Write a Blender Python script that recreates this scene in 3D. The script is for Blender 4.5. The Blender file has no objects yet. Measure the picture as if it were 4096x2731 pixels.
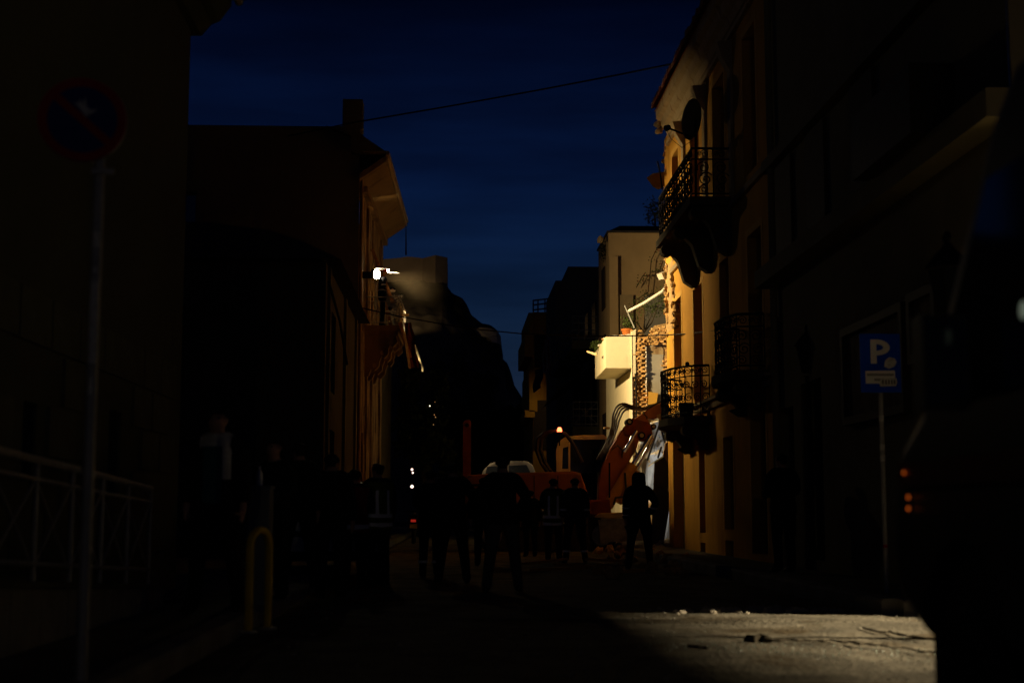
import bpy, bmesh, math, random
from mathutils import Vector, Matrix, noise
random.seed(7)
R = math.radians
sc = bpy.context.scene
COL = sc.collection

# ------------------------------------------------------------------ camera
cam = bpy.data.cameras.new('camera')
cam_o = bpy.data.objects.new('camera', cam)
COL.objects.link(cam_o)
cam.lens = 50.0
cam.sensor_width = 36.0
cam.clip_end = 3000
cam_o.location = (0, 0, 1.0)
cam_o.rotation_euler = (R(90 + 6.85), 0, R(-2.29))
cam.dof.use_dof = True
cam.dof.focus_distance = 41.0
cam.dof.aperture_fstop = 1.5
cam.dof.aperture_blades = 8
sc.camera = cam_o

# ------------------------------------------------------------------ dusk sky
world = bpy.data.worlds.new('World')
sc.world = world
world.use_nodes = True
wn = world.node_tree
bg = wn.nodes['Background']
sky = wn.nodes.new('ShaderNodeTexSky')
sky.sky_type = 'NISHITA'
sky.sun_disc = False
sky.sun_elevation = R(10)
sky.sun_rotation = R(180)
sky.ozone_density = 10
sky.dust_density = 0
tc = wn.nodes.new('ShaderNodeTexCoord')
sep = wn.nodes.new('ShaderNodeSeparateXYZ')
wn.links.new(tc.outputs['Generated'], sep.inputs[0])
ramp = wn.nodes.new('ShaderNodeValToRGB')           # afterglow fading towards the zenith
er = ramp.color_ramp.elements
er[0].position = 0.0; er[0].color = (0.80, 0.80, 0.80, 1)
er[1].position = 1.0; er[1].color = (0.035, 0.03, 0.05, 1)
for p, c in ((0.06, (.78, .80, .78)), (0.12, (.90, .92, .86)), (0.235, (.56, .66, .86)), (0.345, (.10, .19, .29)), (0.5, (.06, .09, .16))):
    e = er.new(p); e.color = (*c, 1)
wn.links.new(sep.outputs['Z'], ramp.inputs[0])
mp = wn.nodes.new('ShaderNodeMapping')               # faint streaks of high cloud
mp.inputs['Scale'].default_value = (3.2, 3.2, 22)
wn.links.new(tc.outputs['Generated'], mp.inputs[0])
nz = wn.nodes.new('ShaderNodeTexNoise')
nz.inputs['Scale'].default_value = 1.6
nz.inputs['Detail'].default_value = 5
wn.links.new(mp.outputs[0], nz.inputs['Vector'])
cr = wn.nodes.new('ShaderNodeMapRange')
cr.inputs[1].default_value = .35; cr.inputs[2].default_value = .68
cr.inputs[3].default_value = .70; cr.inputs[4].default_value = 1.14
wn.links.new(nz.outputs[0], cr.inputs[0])


def wmix(a, b):
    m = wn.nodes.new('ShaderNodeMix')
    m.data_type = 'RGBA'; m.blend_type = 'MULTIPLY'
    m.inputs[0].default_value = 1
    wn.links.new(a, m.inputs[6])
    if isinstance(b, tuple):
        m.inputs[7].default_value = b
    else:
        wn.links.new(b, m.inputs[7])
    return m.outputs[2]


skc = wmix(wmix(wmix(sky.outputs[0], ramp.outputs[0]), cr.outputs[0]), (3.3, 0.92, 0.94, 1))
wn.links.new(skc, bg.inputs[0])
bg.inputs[1].default_value = 0.0078

# ------------------------------------------------------------------ exposure and render settings
sc.view_settings.view_transform = 'Standard'
sc.view_settings.look = 'None'
sc.view_settings.exposure = 0
sc.view_settings.gamma = 1
sc.render.engine = 'CYCLES'
sc.cycles.use_denoising = True
sc.cycles.max_bounces = 7
sc.cycles.diffuse_bounces = 5
sc.cycles.glossy_bounces = 3
sc.cycles.transmission_bounces = 4
sc.cycles.volume_bounces = 0
sc.cycles.caustics_reflective = False
sc.cycles.caustics_refractive = False
sc.cycles.sample_clamp_indirect = 3.0
FLOOD = 44000.0        # work floodlight on the balcony
LAMP = 17500.0         # street lamp in the side street
WORKLAMP = 230.0      # cold work lamp in the ruin
BACKLAMP = 170.0     # street lamp behind the viewer
AMBER = 7.0          # excavator beacon

# ------------------------------------------------------------------ pixel helpers (only to place real points)
MW = Matrix.Translation(cam_o.location) @ cam_o.rotation_euler.to_matrix().to_4x4()
CP = Vector((0, 0, 1.0))
FPX = 4096 * 50 / 36


def ray(px, py):
    return (MW.to_3x3() @ Vector(((px - 2048) / FPX, -(py - 1365.5) / FPX, -1))).normalized()


def at(px, py, Y):
    d = ray(px, py)
    return CP + d * (Y / d.y)


def ox(px, py, X):
    d = ray(px, py)
    return CP + d * (X / d.x)


def og(px, py, z=0.0):
    d = ray(px, py)
    return CP + d * ((z - 1.0) / d.z)


# ------------------------------------------------------------------ materials
MATS = {}


def mat(name, col, rough=.8, metal=0., var=.18, scale=3., bump=.0, bscale=40., spec=.08, emit=None, estr=0., stain=None, transp=None):
    if name in MATS:
        return MATS[name]
    m = bpy.data.materials.new(name)
    m.use_nodes = True
    nt = m.node_tree
    p = nt.nodes['Principled BSDF']
    p.inputs['Roughness'].default_value = rough
    p.inputs['Metallic'].default_value = metal
    p.inputs['Specular IOR Level'].default_value = spec
    t = nt.nodes.new('ShaderNodeTexCoord')
    n = nt.nodes.new('ShaderNodeTexNoise')
    n.inputs['Scale'].default_value = scale
    n.inputs['Detail'].default_value = 7
    n.inputs['Roughness'].default_value = .62
    nt.links.new(t.outputs['Object'], n.inputs['Vector'])
    r = nt.nodes.new('ShaderNodeValToRGB')
    r.color_ramp.elements[0].position = .3
    r.color_ramp.elements[1].position = .72
    r.color_ramp.elements[0].color = (*[c * (1 - var) for c in col], 1)
    r.color_ramp.elements[1].color = (*[min(1, c * (1 + var)) for c in col], 1)
    nt.links.new(n.outputs[0], r.inputs[0])
    out = r.outputs[0]
    if stain:
        n2 = nt.nodes.new('ShaderNodeTexNoise')
        n2.inputs['Scale'].default_value = stain[1]
        n2.inputs['Detail'].default_value = 9
        mpn = nt.nodes.new('ShaderNodeMapping')
        mpn.inputs['Scale'].default_value = (1, 1, .25)
        mpn.inputs['Location'].default_value = (3, 7, 1)
        nt.links.new(t.outputs['Object'], mpn.inputs[0])
        nt.links.new(mpn.outputs[0], n2.inputs['Vector'])
        mr = nt.nodes.new('ShaderNodeMapRange')
        mr.inputs[1].default_value = stain[2]; mr.inputs[2].default_value = stain[2] + .12
        nt.links.new(n2.outputs[0], mr.inputs[0])
        mx = nt.nodes.new('ShaderNodeMix'); mx.data_type = 'RGBA'
        nt.links.new(mr.outputs[0], mx.inputs[0])
        nt.links.new(out, mx.inputs[6])
        mx.inputs[7].default_value = (*stain[0], 1)
        out = mx.outputs[2]
    nt.links.new(out, p.inputs['Base Color'])
    if bump:
        n3 = nt.nodes.new('ShaderNodeTexNoise')
        n3.inputs['Scale'].default_value = bscale
        n3.inputs['Detail'].default_value = 6
        nt.links.new(t.outputs['Object'], n3.inputs['Vector'])
        b = nt.nodes.new('ShaderNodeBump')
        b.inputs['Strength'].default_value = bump
        b.inputs['Distance'].default_value = .03
        nt.links.new(n3.outputs[0], b.inputs['Height'])
        nt.links.new(b.outputs[0], p.inputs['Normal'])
    if emit:
        p.inputs['Emission Color'].default_value = (*emit, 1)
        p.inputs['Emission Strength'].default_value = estr
    if transp:
        p.inputs['Transmission Weight'].default_value = transp
    MATS[name] = m
    return m


M = {
    'asphalt': mat('asphalt', (.135, .120, .09), .9, var=.62, scale=1.6, bump=1.0, bscale=22, spec=.15, stain=((.07, .052, .028), 1.5, .53)),
    'paving': mat('paving', (.17, .16, .13), .85, var=.3, scale=2, bump=.4),
    'kerb': mat('kerb_stone', (.28, .26, .21), .85, var=.25, scale=3, bump=.4),
    'earth': mat('earth', (.06, .05, .035), .95, var=.4, scale=.5),
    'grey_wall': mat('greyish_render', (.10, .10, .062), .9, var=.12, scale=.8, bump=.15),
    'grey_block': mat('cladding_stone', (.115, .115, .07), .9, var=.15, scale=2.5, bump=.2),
    'ochre': mat('ochre_render', (.62, .31, .04), .88, var=.10, scale=1.6, bump=.22, bscale=22, stain=((.46, .21, .03), 1.4, .58)),
    'ochre_trim': mat('pale_ochre_trim', (.66, .37, .07), .85, var=.08, scale=2, bump=.12),
    'cornice': mat('cornice_plaster', (.38, .28, .15), .85, var=.16, scale=4, bump=.25, stain=((.25, .16, .08), 3, .56)),
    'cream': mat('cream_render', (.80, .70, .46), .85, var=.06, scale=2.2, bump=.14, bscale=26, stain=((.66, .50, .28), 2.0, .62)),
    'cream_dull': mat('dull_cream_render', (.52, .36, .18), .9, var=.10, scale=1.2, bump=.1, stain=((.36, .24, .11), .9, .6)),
    'white_plaster': mat('white_plaster', (.78, .72, .62), .85, var=.1, scale=5, bump=.3),
    'grey_plaster': mat('grey_plaster', (.36, .33, .27), .85, var=.10, scale=2.5, bump=.12),
    'brick': mat('fired_brick', (.54, .31, .11), .92, var=.4, scale=9, bump=.6, bscale=30),
    'brick_pale': mat('pale_brick', (.62, .38, .15), .92, var=.35, scale=9, bump=.6, bscale=30),
    'mortar': mat('lime_mortar', (.46, .29, .12), .95, var=.3, scale=12, bump=.7, bscale=30),
    'stone': mat('rubble_stone', (.36, .23, .10), .95, var=.4, scale=5, bump=.8, bscale=14),
    'concrete': mat('broken_concrete', (.42, .37, .29), .92, var=.22, scale=4, bump=.5),
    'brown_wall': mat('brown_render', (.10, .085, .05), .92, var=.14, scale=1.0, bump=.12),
    'dark_wall': mat('dark_render', (.075, .062, .036), .92, var=.2, scale=1.2),  # even dark colour for low house, far house and balcony brackets
    'dim_wall': mat('olive_render', (.22, .185, .10), .92, var=.15, scale=1.0),
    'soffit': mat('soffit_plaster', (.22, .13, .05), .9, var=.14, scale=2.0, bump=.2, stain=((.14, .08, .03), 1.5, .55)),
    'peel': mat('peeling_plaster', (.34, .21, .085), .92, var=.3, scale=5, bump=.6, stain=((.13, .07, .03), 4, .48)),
    'tile': mat('roof_tile', (.28, .11, .05), .85, var=.35, scale=6, bump=.3),
    'roof': mat('dark_roofing', (.05, .045, .045), .8, var=.2, scale=4),
    'iron': mat('black_iron', (.014, .012, .011), .75, 0., var=.3, scale=20),
    'void': mat('unlit_interior', (.018, .013, .008), .95, var=.2),
    'frame_w': mat('white_joinery', (.66, .6, .48), .6, var=.1, scale=6),
    'frame_d': mat('brown_joinery', (.10, .055, .025), .6, var=.25, scale=8),
    'shutter': mat('dark_shutter', (.05, .035, .022), .7, var=.25, scale=10),
    'glass': mat('dark_glass', (.015, .018, .02), .08, var=.1, spec=.6),
    'timber': mat('raw_timber', (.46, .21, .06), .8, var=.3, scale=14, bump=.3),
    'timber_pale': mat('pale_timber', (.66, .5, .28), .8, var=.2, scale=14),
    'orange': mat('orange_machine_paint', (.34, .10, .02), .45, var=.18, scale=3, spec=.4, bump=.08, bscale=12, stain=((.11, .045, .018), 2.2, .54)),
    'orange_dk': mat('worn_orange_paint', (.22, .05, .012), .55, var=.25, scale=4, stain=((.14, .05, .02), 3, .58)),
    'yellow_m': mat('yellow_machine_paint', (.62, .32, .03), .5, var=.15, scale=4),
    'cabcream': mat('cab_paint', (.80, .68, .48), .5, var=.1, scale=4),
    'chrome': mat('chromed_rod', (.8, .8, .85), .12, 1., var=.03),
    'rubber': mat('black_rubber', (.018, .017, .016), .6, var=.2, scale=10),
    'hose': mat('hydraulic_hose', (.03, .026, .022), .42, var=.2, scale=10, spec=.5),
    'steel': mat('worn_steel', (.30, .27, .23), .5, .6, var=.3, scale=8),
    'track': mat('track_steel', (.07, .06, .05), .7, .4, var=.3, scale=9),
    'van_w': mat('white_vehicle_paint', (.13, .115, .10), .35, var=.05, spec=.5),
    'van_d': mat('dark_vehicle_paint', (.012, .013, .016), .5, var=.1, spec=.3),
    'van_red': mat('red_stripe_vinyl', (.16, .02, .012), .5, var=.1),
    'sign_blue': mat('sign_blue', (.008, .06, .5), .45, var=.06, scale=5),
    'sign_nblue': mat('faded_sign_blue', (.012, .03, .16), .5, var=.1, scale=5),
    'sign_red': mat('sign_red', (.36, .012, .012), .5, var=.1, scale=5),
    'sign_white': mat('sign_white', (.70, .68, .60), .5, var=.06, scale=5),
    'sticker': mat('torn_sticker', (.55, .53, .46), .7, var=.3, scale=30),
    'ink': mat('faded_ink', (.12, .11, .10), .7, var=.2),
    'galv': mat('galvanised_pole', (.32, .31, .28), .55, .3, var=.2, scale=8),
    'bollard': mat('yellow_bollard_paint', (.62, .42, .02), .55, var=.12, scale=6),
    'cabinet': mat('grey_cabinet_paint', (.16, .17, .16), .6, var=.1, scale=3),
    'panel_dark': mat('dark_showcase', (.025, .022, .016), .6, var=.2),
    'poster': mat('faded_poster', (.16, .12, .07), .8, var=.35, scale=3),
    'rock': mat('limestone_rock', (.24, .19, .12), .95, var=.5, scale=.06, bump=.8, bscale=.5, stain=((.045, .042, .02), .03, .5)),
    'rock_pale': mat('pale_cliff', (.60, .50, .34), .95, var=.35, scale=.15, bump=.8, bscale=.6),
    'fort': mat('fortress_stone', (.58, .42, .22), .95, var=.2, scale=.2, bump=.5, bscale=1.2),
    'leaf': mat('dark_foliage', (.030, .036, .012), .7, var=.4, scale=3),
    'leaf_g': mat('green_foliage', (.07, .10, .025), .65, var=.4, scale=6),
    'leaf_pale': mat('pale_leaves', (.72, .66, .50), .6, var=.15, scale=9),
    'petal': mat('red_blossom', (.22, .03, .03), .6, var=.2),
    'bark': mat('bark', (.06, .042, .024), .9, var=.35, scale=8),
    'terracotta': mat('terracotta', (.46, .14, .03), .8, var=.15, scale=6),
    'skin': mat('skin', (.42, .23, .15), .55, var=.08, scale=8),
    'hair': mat('dark_hair', (.018, .014, .012), .6, var=.2, scale=30),
    'navy': mat('navy_cloth', (.016, .018, .026), .85, var=.2, scale=14),
    'black_c': mat('black_cloth', (.013, .012, .012), .85, var=.2, scale=14),
    'grey_c': mat('grey_cloth', (.06, .058, .055), .85, var=.15, scale=14),
    'teal_c': mat('teal_cloth', (.03, .10, .10), .85, var=.12, scale=14),
    'pale_c': mat('cream_fleece', (.52, .50, .42), .9, var=.12, scale=30),
    'hivis': mat('hivis_vest', (.10, .12, .02), .8, var=.12, scale=14),
    'redvest': mat('red_vest', (.16, .014, .012), .8, var=.12, scale=14),
    'reflect': mat('reflective_tape', (.78, .78, .80), .35, var=.05, scale=30, spec=.6),
    'shoe': mat('shoe_leather', (.02, .017, .015), .55, var=.2),
    'helmet': mat('red_helmet', (.62, .02, .012), .3, var=.05, spec=.6),
    'redcloth': mat('dull_red_cloth', (.12, .03, .02), .9, var=.25, scale=10),
    'flag_r': mat('flag_red', (.26, .035, .03), .9, var=.1), 'flag_w': mat('flag_white', (.40, .36, .30), .9, var=.1),
    'flag_b': mat('flag_navy', (.02, .026, .07), .9, var=.1),
    'glassbit': mat('broken_glass', (.36, .50, .43), .42, var=.2, scale=40, spec=.9),
    'flood': mat('flood_glow', (1, .95, .85), .5, emit=(1.0, .74, .37), estr=FLOOD),
    'flood_side': mat('flood_side_glow', (1, .95, .9), .5, emit=(1.0, .78, .46), estr=230),
    'headlamp': mat('headlamp_glow', (1, 1, 1), .5, emit=(1.0, .88, .78), estr=60),
    'amber': mat('amber_beacon_glow', (1, .3, .05), .4, emit=(1.0, .12, .04), estr=AMBER),
    'amber_dim': mat('amber_lens_glow', (1, .2, .02), .4, emit=(1.0, .17, .015), estr=.45),  # reflected light on the amber lenses, given as emission
    'coldlamp': mat('cold_lamp_glow', (1, 1, 1), .5, emit=(.82, .90, 1.0), estr=WORKLAMP),
    'street_glow': mat('street_lamp_glow', (1, .95, .8), .5, emit=(1.0, .80, .50), estr=6),
    'fill_glow': mat('added_lantern_glow', (1, .9, .7), .5, emit=(1.0, .74, .38), estr=150),  # for the added lantern that fills the far ochre front
    'fairy': mat('string_lamp_glow', (1, .9, .7), .4, emit=(1.0, .85, .60), estr=2.0),
    'fairy_w': mat('warm_lamp_glow', (1, .6, .3), .4, emit=(1.0, .50, .20), estr=.35),
    'tail': mat('tail_lamp_glow', (1, .05, .03), .4, emit=(1.0, .05, .03), estr=.22),
    'tail_hot': mat('bright_tail_lamp_glow', (1, .5, .4), .4, emit=(1.0, .70, .58), estr=2.4),
    'glint_pale': mat('pale_mirror_glint', (1, .9, .6), .4, emit=(.55, .42, .22), estr=.45),  # mirror reflections on the van, given as emission
    'glint_green': mat('greenish_window_glint', (.9, 1, .8), .4, emit=(.72, .85, .62), estr=.12),  # reflection in the van glass, given as emission
}

# ------------------------------------------------------------------ mesh builder
ORG = {}


class B:
    def __init__(s):
        s.v = []; s.f = []

    def add(s, vs, fs):
        o = len(s.v)
        s.v += [Vector(v) for v in vs]
        s.f += [tuple(i + o for i in f) for f in fs]
        return s

    def box(s, a, b, M4=None):
        x0, y0, z0 = a; x1, y1, z1 = b
        vs = [Vector(p) for p in ((x0, y0, z0), (x1, y0, z0), (x1, y1, z0), (x0, y1, z0), (x0, y0, z1), (x1, y0, z1), (x1, y1, z1), (x0, y1, z1))]
        if M4 is not None:
            vs = [M4 @ v for v in vs]
        return s.add(vs, [(0, 3, 2, 1), (4, 5, 6, 7), (0, 1, 5, 4), (1, 2, 6, 5), (2, 3, 7, 6), (3, 0, 4, 7)])

    def prism(s, pts, off):
        """polygon of 3D points pushed along the vector off"""
        n = len(pts); off = Vector(off)
        p = [Vector(q) for q in pts]
        return s.add(p + [q + off for q in p], [tuple(range(n))[::-1], tuple(range(n, 2 * n))] + [(i, (i + 1) % n, n + (i + 1) % n, n + i) for i in range(n)])

    def tube(s, pts, r, n=8, closed=False):
        pts = [Vector(p) for p in pts]
        k = len(pts); rings = []
        up = None
        for i, p in enumerate(pts):
            if closed:
                t = pts[(i + 1) % k] - pts[i - 1]
            else:
                t = pts[min(i + 1, k - 1)] - pts[max(i - 1, 0)]
            t.normalize()
            if up is None:
                up = t.orthogonal().normalized()
            else:
                up = (up - t * up.dot(t))
                up = up.normalized() if up.length > 1e-6 else t.orthogonal().normalized()
            w = t.cross(up)
            rr = r[i] if isinstance(r, (list, tuple)) else r
            rings.append([p + (up * math.cos(a) + w * math.sin(a)) * rr for a in [2 * math.pi * j / n for j in range(n)]])
        vs = [v for g in rings for v in g]
        fs = []
        for i in range(k if closed else k - 1):
            a = i * n; b_ = ((i + 1) % k) * n
            fs += [(a + j, a + (j + 1) % n, b_ + (j + 1) % n, b_ + j) for j in range(n)]
        if not closed:
            fs += [tuple(range(n))[::-1], tuple(range((k - 1) * n, k * n))]
        return s.add(vs, fs)

    def lathe(s, prof, c, n=16, axis=None):
        """(radius, height) profile turned round c"""
        c = Vector(c)
        Rm = Matrix.Identity(3)
        if axis is not None:
            Rm = Vector((0, 0, 1)).rotation_difference(Vector(axis)).to_matrix()
        vs = []
        for r, h in prof:
            vs += [c + Rm @ Vector((r * math.cos(2 * math.pi * j / n), r * math.sin(2 * math.pi * j / n), h)) for j in range(n)]
        fs = []
        for i in range(len(prof) - 1):
            fs += [(i * n + j, i * n + (j + 1) % n, (i + 1) * n + (j + 1) % n, (i + 1) * n + j) for j in range(n)]
        fs += [tuple(range(n))[::-1], tuple(range((len(prof) - 1) * n, len(prof) * n))]
        return s.add(vs, fs)

    def lump(s, c, r, sub=2, amp=.3, fr=1.5, seed=0):
        """an irregular broken chunk"""
        bm = bmesh.new()
        bmesh.ops.create_icosphere(bm, subdivisions=sub, radius=1)
        c = Vector(c)
        vs = []
        for v in bm.verts:
            d = v.co.normalized()
            k = 1 + amp * noise.noise(d * fr + Vector((seed * 3.1, seed * 1.7, seed)))
            k = round(k * 6) / 6 * .5 + k * .5
            vs.append(c + Vector((d.x * r[0], d.y * r[1], d.z * r[2])) * k)
        fs = [tuple(v.index for v in f.verts) for f in bm.faces]
        bm.free()
        return s.add(vs, fs)

    def mesh(s, name, m, off=Vector((0, 0, 0)), smooth=False):
        me = bpy.data.meshes.new(name)
        me.from_pydata([v - off for v in s.v], [], s.f)
        me.materials.append(m)
        me.validate(); me.update()
        if smooth:
            me.polygons.foreach_set('use_smooth', [True] * len(me.polygons))
            me.set_sharp_from_angle(angle=R(40))
        return me

    def build(s, name, m, parent=None, smooth=False, label=None):
        if parent is None:
            zs = min(v.z for v in s.v)
            n = len(s.v)
            o = Vector((sum(v.x for v in s.v) / n, sum(v.y for v in s.v) / n, zs))
        else:
            o = ORG[parent.name]
        ob = bpy.data.objects.new(name, s.mesh(name, m, o, smooth))
        COL.objects.link(ob)
        if parent is None:
            ob.location = o; ORG[ob.name] = o
        else:
            ob.parent = parent; ORG[ob.name] = o
        if label:
            ob['label'] = label
        return ob


def tag(o, label, cat, group=None):
    o['label'] = label; o['category'] = cat
    if group:
        o['group'] = group
    return o


def thing(name, label, cat, loc=(0, 0, 0), group=None, rz=0, local=False):
    o = bpy.data.objects.new(name, None)
    o.empty_display_size = .2
    COL.objects.link(o)
    o.location = loc; o.rotation_euler = (0, 0, rz)
    ORG[o.name] = Vector((0, 0, 0)) if local else Vector(loc)
    return tag(o, label, cat, group)


def place(name, me, parent, loc, rot=(0, 0, 0), scale=(1, 1, 1)):
    """a piece that shares mesh data; loc in world space"""
    o = bpy.data.objects.new(name, me)
    COL.objects.link(o)
    o.parent = parent
    o.location = Vector(loc) - ORG[parent.name]
    o.rotation_euler = rot; o.scale = scale
    ORG[o.name] = ORG[parent.name]
    return o


def struct(b, name, m, smooth=False):
    o = b.build(name, m, None, smooth)
    o['kind'] = 'structure'
    return o


def copy_tree(o, parent=None):
    c = o.copy(); COL.objects.link(c); c.parent = parent
    ORG[c.name] = ORG.get(o.name, Vector((0, 0, 0)))
    for ch in list(o.children):
        copy_tree(ch, c)
    return c


X3, Y3, Z3 = Vector((1, 0, 0)), Vector((0, 1, 0)), Vector((0, 0, 1))


def wall(b, O, U, N, w, h, ops, depth=.3, V=Z3):
    """rectangular wall w x h with openings (u0,u1,v0,v1); N points into the building; reveals go in by depth"""
    O = Vector(O); U = Vector(U); N = Vector(N)
    us = sorted(set([0, w] + [min(max(q, 0), w) for o in ops for q in o[:2]]))
    vs = sorted(set([0, h] + [min(max(q, 0), h) for o in ops for q in o[2:4]]))
    P = lambda u, v, n=0: O + U * u + V * v + N * n
    for i in range(len(us) - 1):
        for j in range(len(vs) - 1):
            cu = (us[i] + us[i + 1]) / 2; cv = (vs[j] + vs[j + 1]) / 2
            if any(o[0] < cu < o[1] and o[2] < cv < o[3] for o in ops):
                continue
            b.add([P(us[i], vs[j]), P(us[i + 1], vs[j]), P(us[i + 1], vs[j + 1]), P(us[i], vs[j + 1])], [(0, 1, 2, 3)])
    for u0, u1, v0, v1 in [o[:4] for o in ops]:
        b.add([P(u0, v0), P(u1, v0), P(u1, v1), P(u0, v1), P(u0, v0, depth), P(u1, v0, depth), P(u1, v1, depth), P(u0, v1, depth)],
              [(0, 1, 5, 4), (1, 2, 6, 5), (2, 3, 7, 6), (3, 0, 4, 7)])
    return b


def opening(parent, O, U, N, op, depth, kind='window', fm='frame_d', V=Z3, bars=(1, 2)):
    """joinery set into an opening: frame + panes, or shutters made of slats"""
    O = Vector(O); U = Vector(U); N = Vector(N)
    u0, u1, v0, v1 = op
    t = .055

    def bx(b, a0, a1, c0, c1, n0, n1):
        P = lambda u, v, n: O + U * u + V * v + N * n
        b.add([P(a0, c0, n0), P(a1, c0, n0), P(a1, c1, n0), P(a0, c1, n0), P(a0, c0, n1), P(a1, c0, n1), P(a1, c1, n1), P(a0, c1, n1)],
              [(0, 3, 2, 1), (4, 5, 6, 7), (0, 1, 5, 4), (1, 2, 6, 5), (2, 3, 7, 6), (3, 0, 4, 7)])
        return b
    f = B()
    d0, d1 = depth - .06, depth
    bx(f, u0 + .004, u0 + t, v0 + .004, v1 - .004, d0, d1); bx(f, u1 - t, u1 - .004, v0 + .004, v1 - .004, d0, d1)
    bx(f, u0 + t, u1 - t, v0 + .004, v0 + t, d0, d1); bx(f, u0 + t, u1 - t, v1 - t, v1 - .004, d0, d1)
    nu, nv = bars
    for i in range(1, nu + 1):
        c = u0 + (u1 - u0) * i / (nu + 1)
        bx(f, c - .025, c + .025, v0 + t, v1 - t, d0 + .004, d1 - .004)
    for i in range(1, nv + 1):
        c = v0 + (v1 - v0) * i / (nv + 1)
        bx(f, u0 + t, u1 - t, c - .02, c + .02, d0 + .008, d1 - .008)
    fr = f.build('window' if kind == 'window' else 'door' if kind == 'door' else 'shutter', M[fm], parent)
    if kind == 'shutter':
        s = B(); k = int((v1 - v0 - 2 * t) / .09)
        for i in range(k):
            c = v0 + t + .09 * (i + .5)
            bx(s, u0 + t, u1 - t, c - .03, c + .03, d0 + .02, d1 - .012)
        o = s.build('louvre', M['shutter'], fr)
    else:
        for i in range(nu + 1):
            for j in range(nv + 1):
                a0 = u0 + (u1 - u0) * i / (nu + 1) + .02; a1 = u0 + (u1 - u0) * (i + 1) / (nu + 1) - .02
                c0 = v0 + (v1 - v0) * j / (nv + 1) + .02; c1 = v0 + (v1 - v0) * (j + 1) / (nv + 1) - .02
                bx(B(), 0, 0, 0, 0, 0, 0)
                bx(q := B(), a0, a1, c0, c1, d1 - .03, d1 - .022)
                q.build('pane', M['glass'], fr)
    return fr


# ------------------------------------------------------------------ ground, road, pavements
g = B(); g.box((-900, -300, -.6), (900, 1500, -.05)); struct(g, 'ground', M['earth'])
g = B()
nx, ny = 150, 190
for j in range(ny + 1):
    y = -6 + (96 * (j / ny) ** 1.55)
    for i in range(nx + 1):
        x = -1.75 + (16.0 if y < 13.5 else 5.9) * i / nx
        z = .022 * noise.noise(Vector((x * .8, y * .5, 1))) + .012 * noise.noise(Vector((x * 2.6, y * 2.0, 4))) + .006 * noise.noise(Vector((x * 7, y * 6, 9)))
        g.v.append(Vector((x, y, z)))
for j in range(ny):
    for i in range(nx):
        a = j * (nx + 1) + i
        g.f.append((a, a + 1, a + nx + 2, a + nx + 1))
struct(g, 'road', M['asphalt'], True)
g = B()
for (x0, x1, y0, y1) in ((-9.0, -1.95, -6, 90), (4.45, 12.0, 14.15, 90)):
    g.box((x0, y0, -.1), (x1, y1, .13))
struct(g, 'pavement', M['paving'])
kerb = bpy.data.objects.new('kerb', None); COL.objects.link(kerb); kerb['kind'] = 'structure'; ORG['kerb'] = Vector((0, 0, 0))
k1 = B(); k1.prism([(-.1, 0, 0), (.1, 0, 0), (.1, 0, .21), (.075, 0, .235), (-.1, 0, .24)], (0, .985, 0)); k1m = k1.mesh('kerb_stone', M['kerb'])
for i in range(30):
    place('kerb_stone', k1m, kerb, (-1.86, 4 + i, -.095 + .006 * random.random()), (0, 0, R(random.uniform(-.5, .5))))
k2 = B(); k2.prism([(.1, 0, 0), (-.1, 0, 0), (-.1, 0, .21), (-.075, 0, .235), (.1, 0, .24)], (0, .985, 0)); k2m = k2.mesh('kerb_stone', M['kerb'])
for i in range(26):
    place('kerb_stone', k2m, kerb, (4.36, 14.25 + i, -.095 + .006 * random.random()), (0, 0, R(random.uniform(-.5, .5))))
for i in range(5):
    place('kerb_stone', k2m, kerb, (5.4 + i, 14.13, -.095), (0, 0, R(90)))

# ------------------------------------------------------------------ left: grey house with cladding at the street
lh = thing('corner_house', 'grey rendered house with stone cladding filling the left edge', 'house', (-5, 12, 0))
y0, y1 = 5.0, 17.2
ops = [(6.0, 6.36, 1.15, 1.72), (8.72, 9.22, 1.06, 1.85)]
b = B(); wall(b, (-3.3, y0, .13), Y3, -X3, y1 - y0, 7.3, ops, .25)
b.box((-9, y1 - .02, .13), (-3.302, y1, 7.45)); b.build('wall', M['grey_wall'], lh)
for o in ops:
    opening(lh, (-3.3, y0, .13), Y3, -X3, o, .22, 'window', bars=(0, 1))
cm = B().box((0, -.42, -.2), (.03, .42, .2)).mesh('cladding_panel', M['grey_block'])
for r_ in range(6):
    for c in range(14):
        yc = 5.5 + c * .87 + (.43 if r_ % 2 else 0); zc = .36 + r_ * .43
        if yc > 16.7 or any(o[0] - .45 < yc - y0 < o[1] + .45 and o[2] - .25 < zc - .13 < o[3] + .25 for o in ops):
            continue
        place('cladding_panel', cm, lh, (-3.302, yc, zc), (0, 0, 0), (.8 + .5 * random.random(), 1, 1))
b = B(); b.prism([(-3.35, 0, 6.93), (-3.2, 0, 6.93), (-3.08, 0, 7.08), (-2.98, 0, 7.12), (-2.84, 0, 7.32), (-2.84, 0, 7.45), (-3.35, 0, 7.5)], (0, 1, 0))
for v in b.v:
    v.y = 5 if v.y < .5 else 17.4
b.build('cornice', M['grey_wall'], lh)
b = B(); b.prism([(-2.80, 4.9, 7.5), (-6.0, 4.9, 8.6), (-9.2, 4.9, 7.5)], (0, 12.6, 0)); rf = b.build('roof', M['tile'], lh)
b = B().tube([(-2.76, 5, 7.42), (-2.76, 17.5, 7.42)], .06, 8); b.build('gutter', M['galv'], rf)
b = B().box((-3.3, 9.55, 5.38), (-2.7, 9.62, 5.46)); b.build('bracket', M['iron'], lh)

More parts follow.
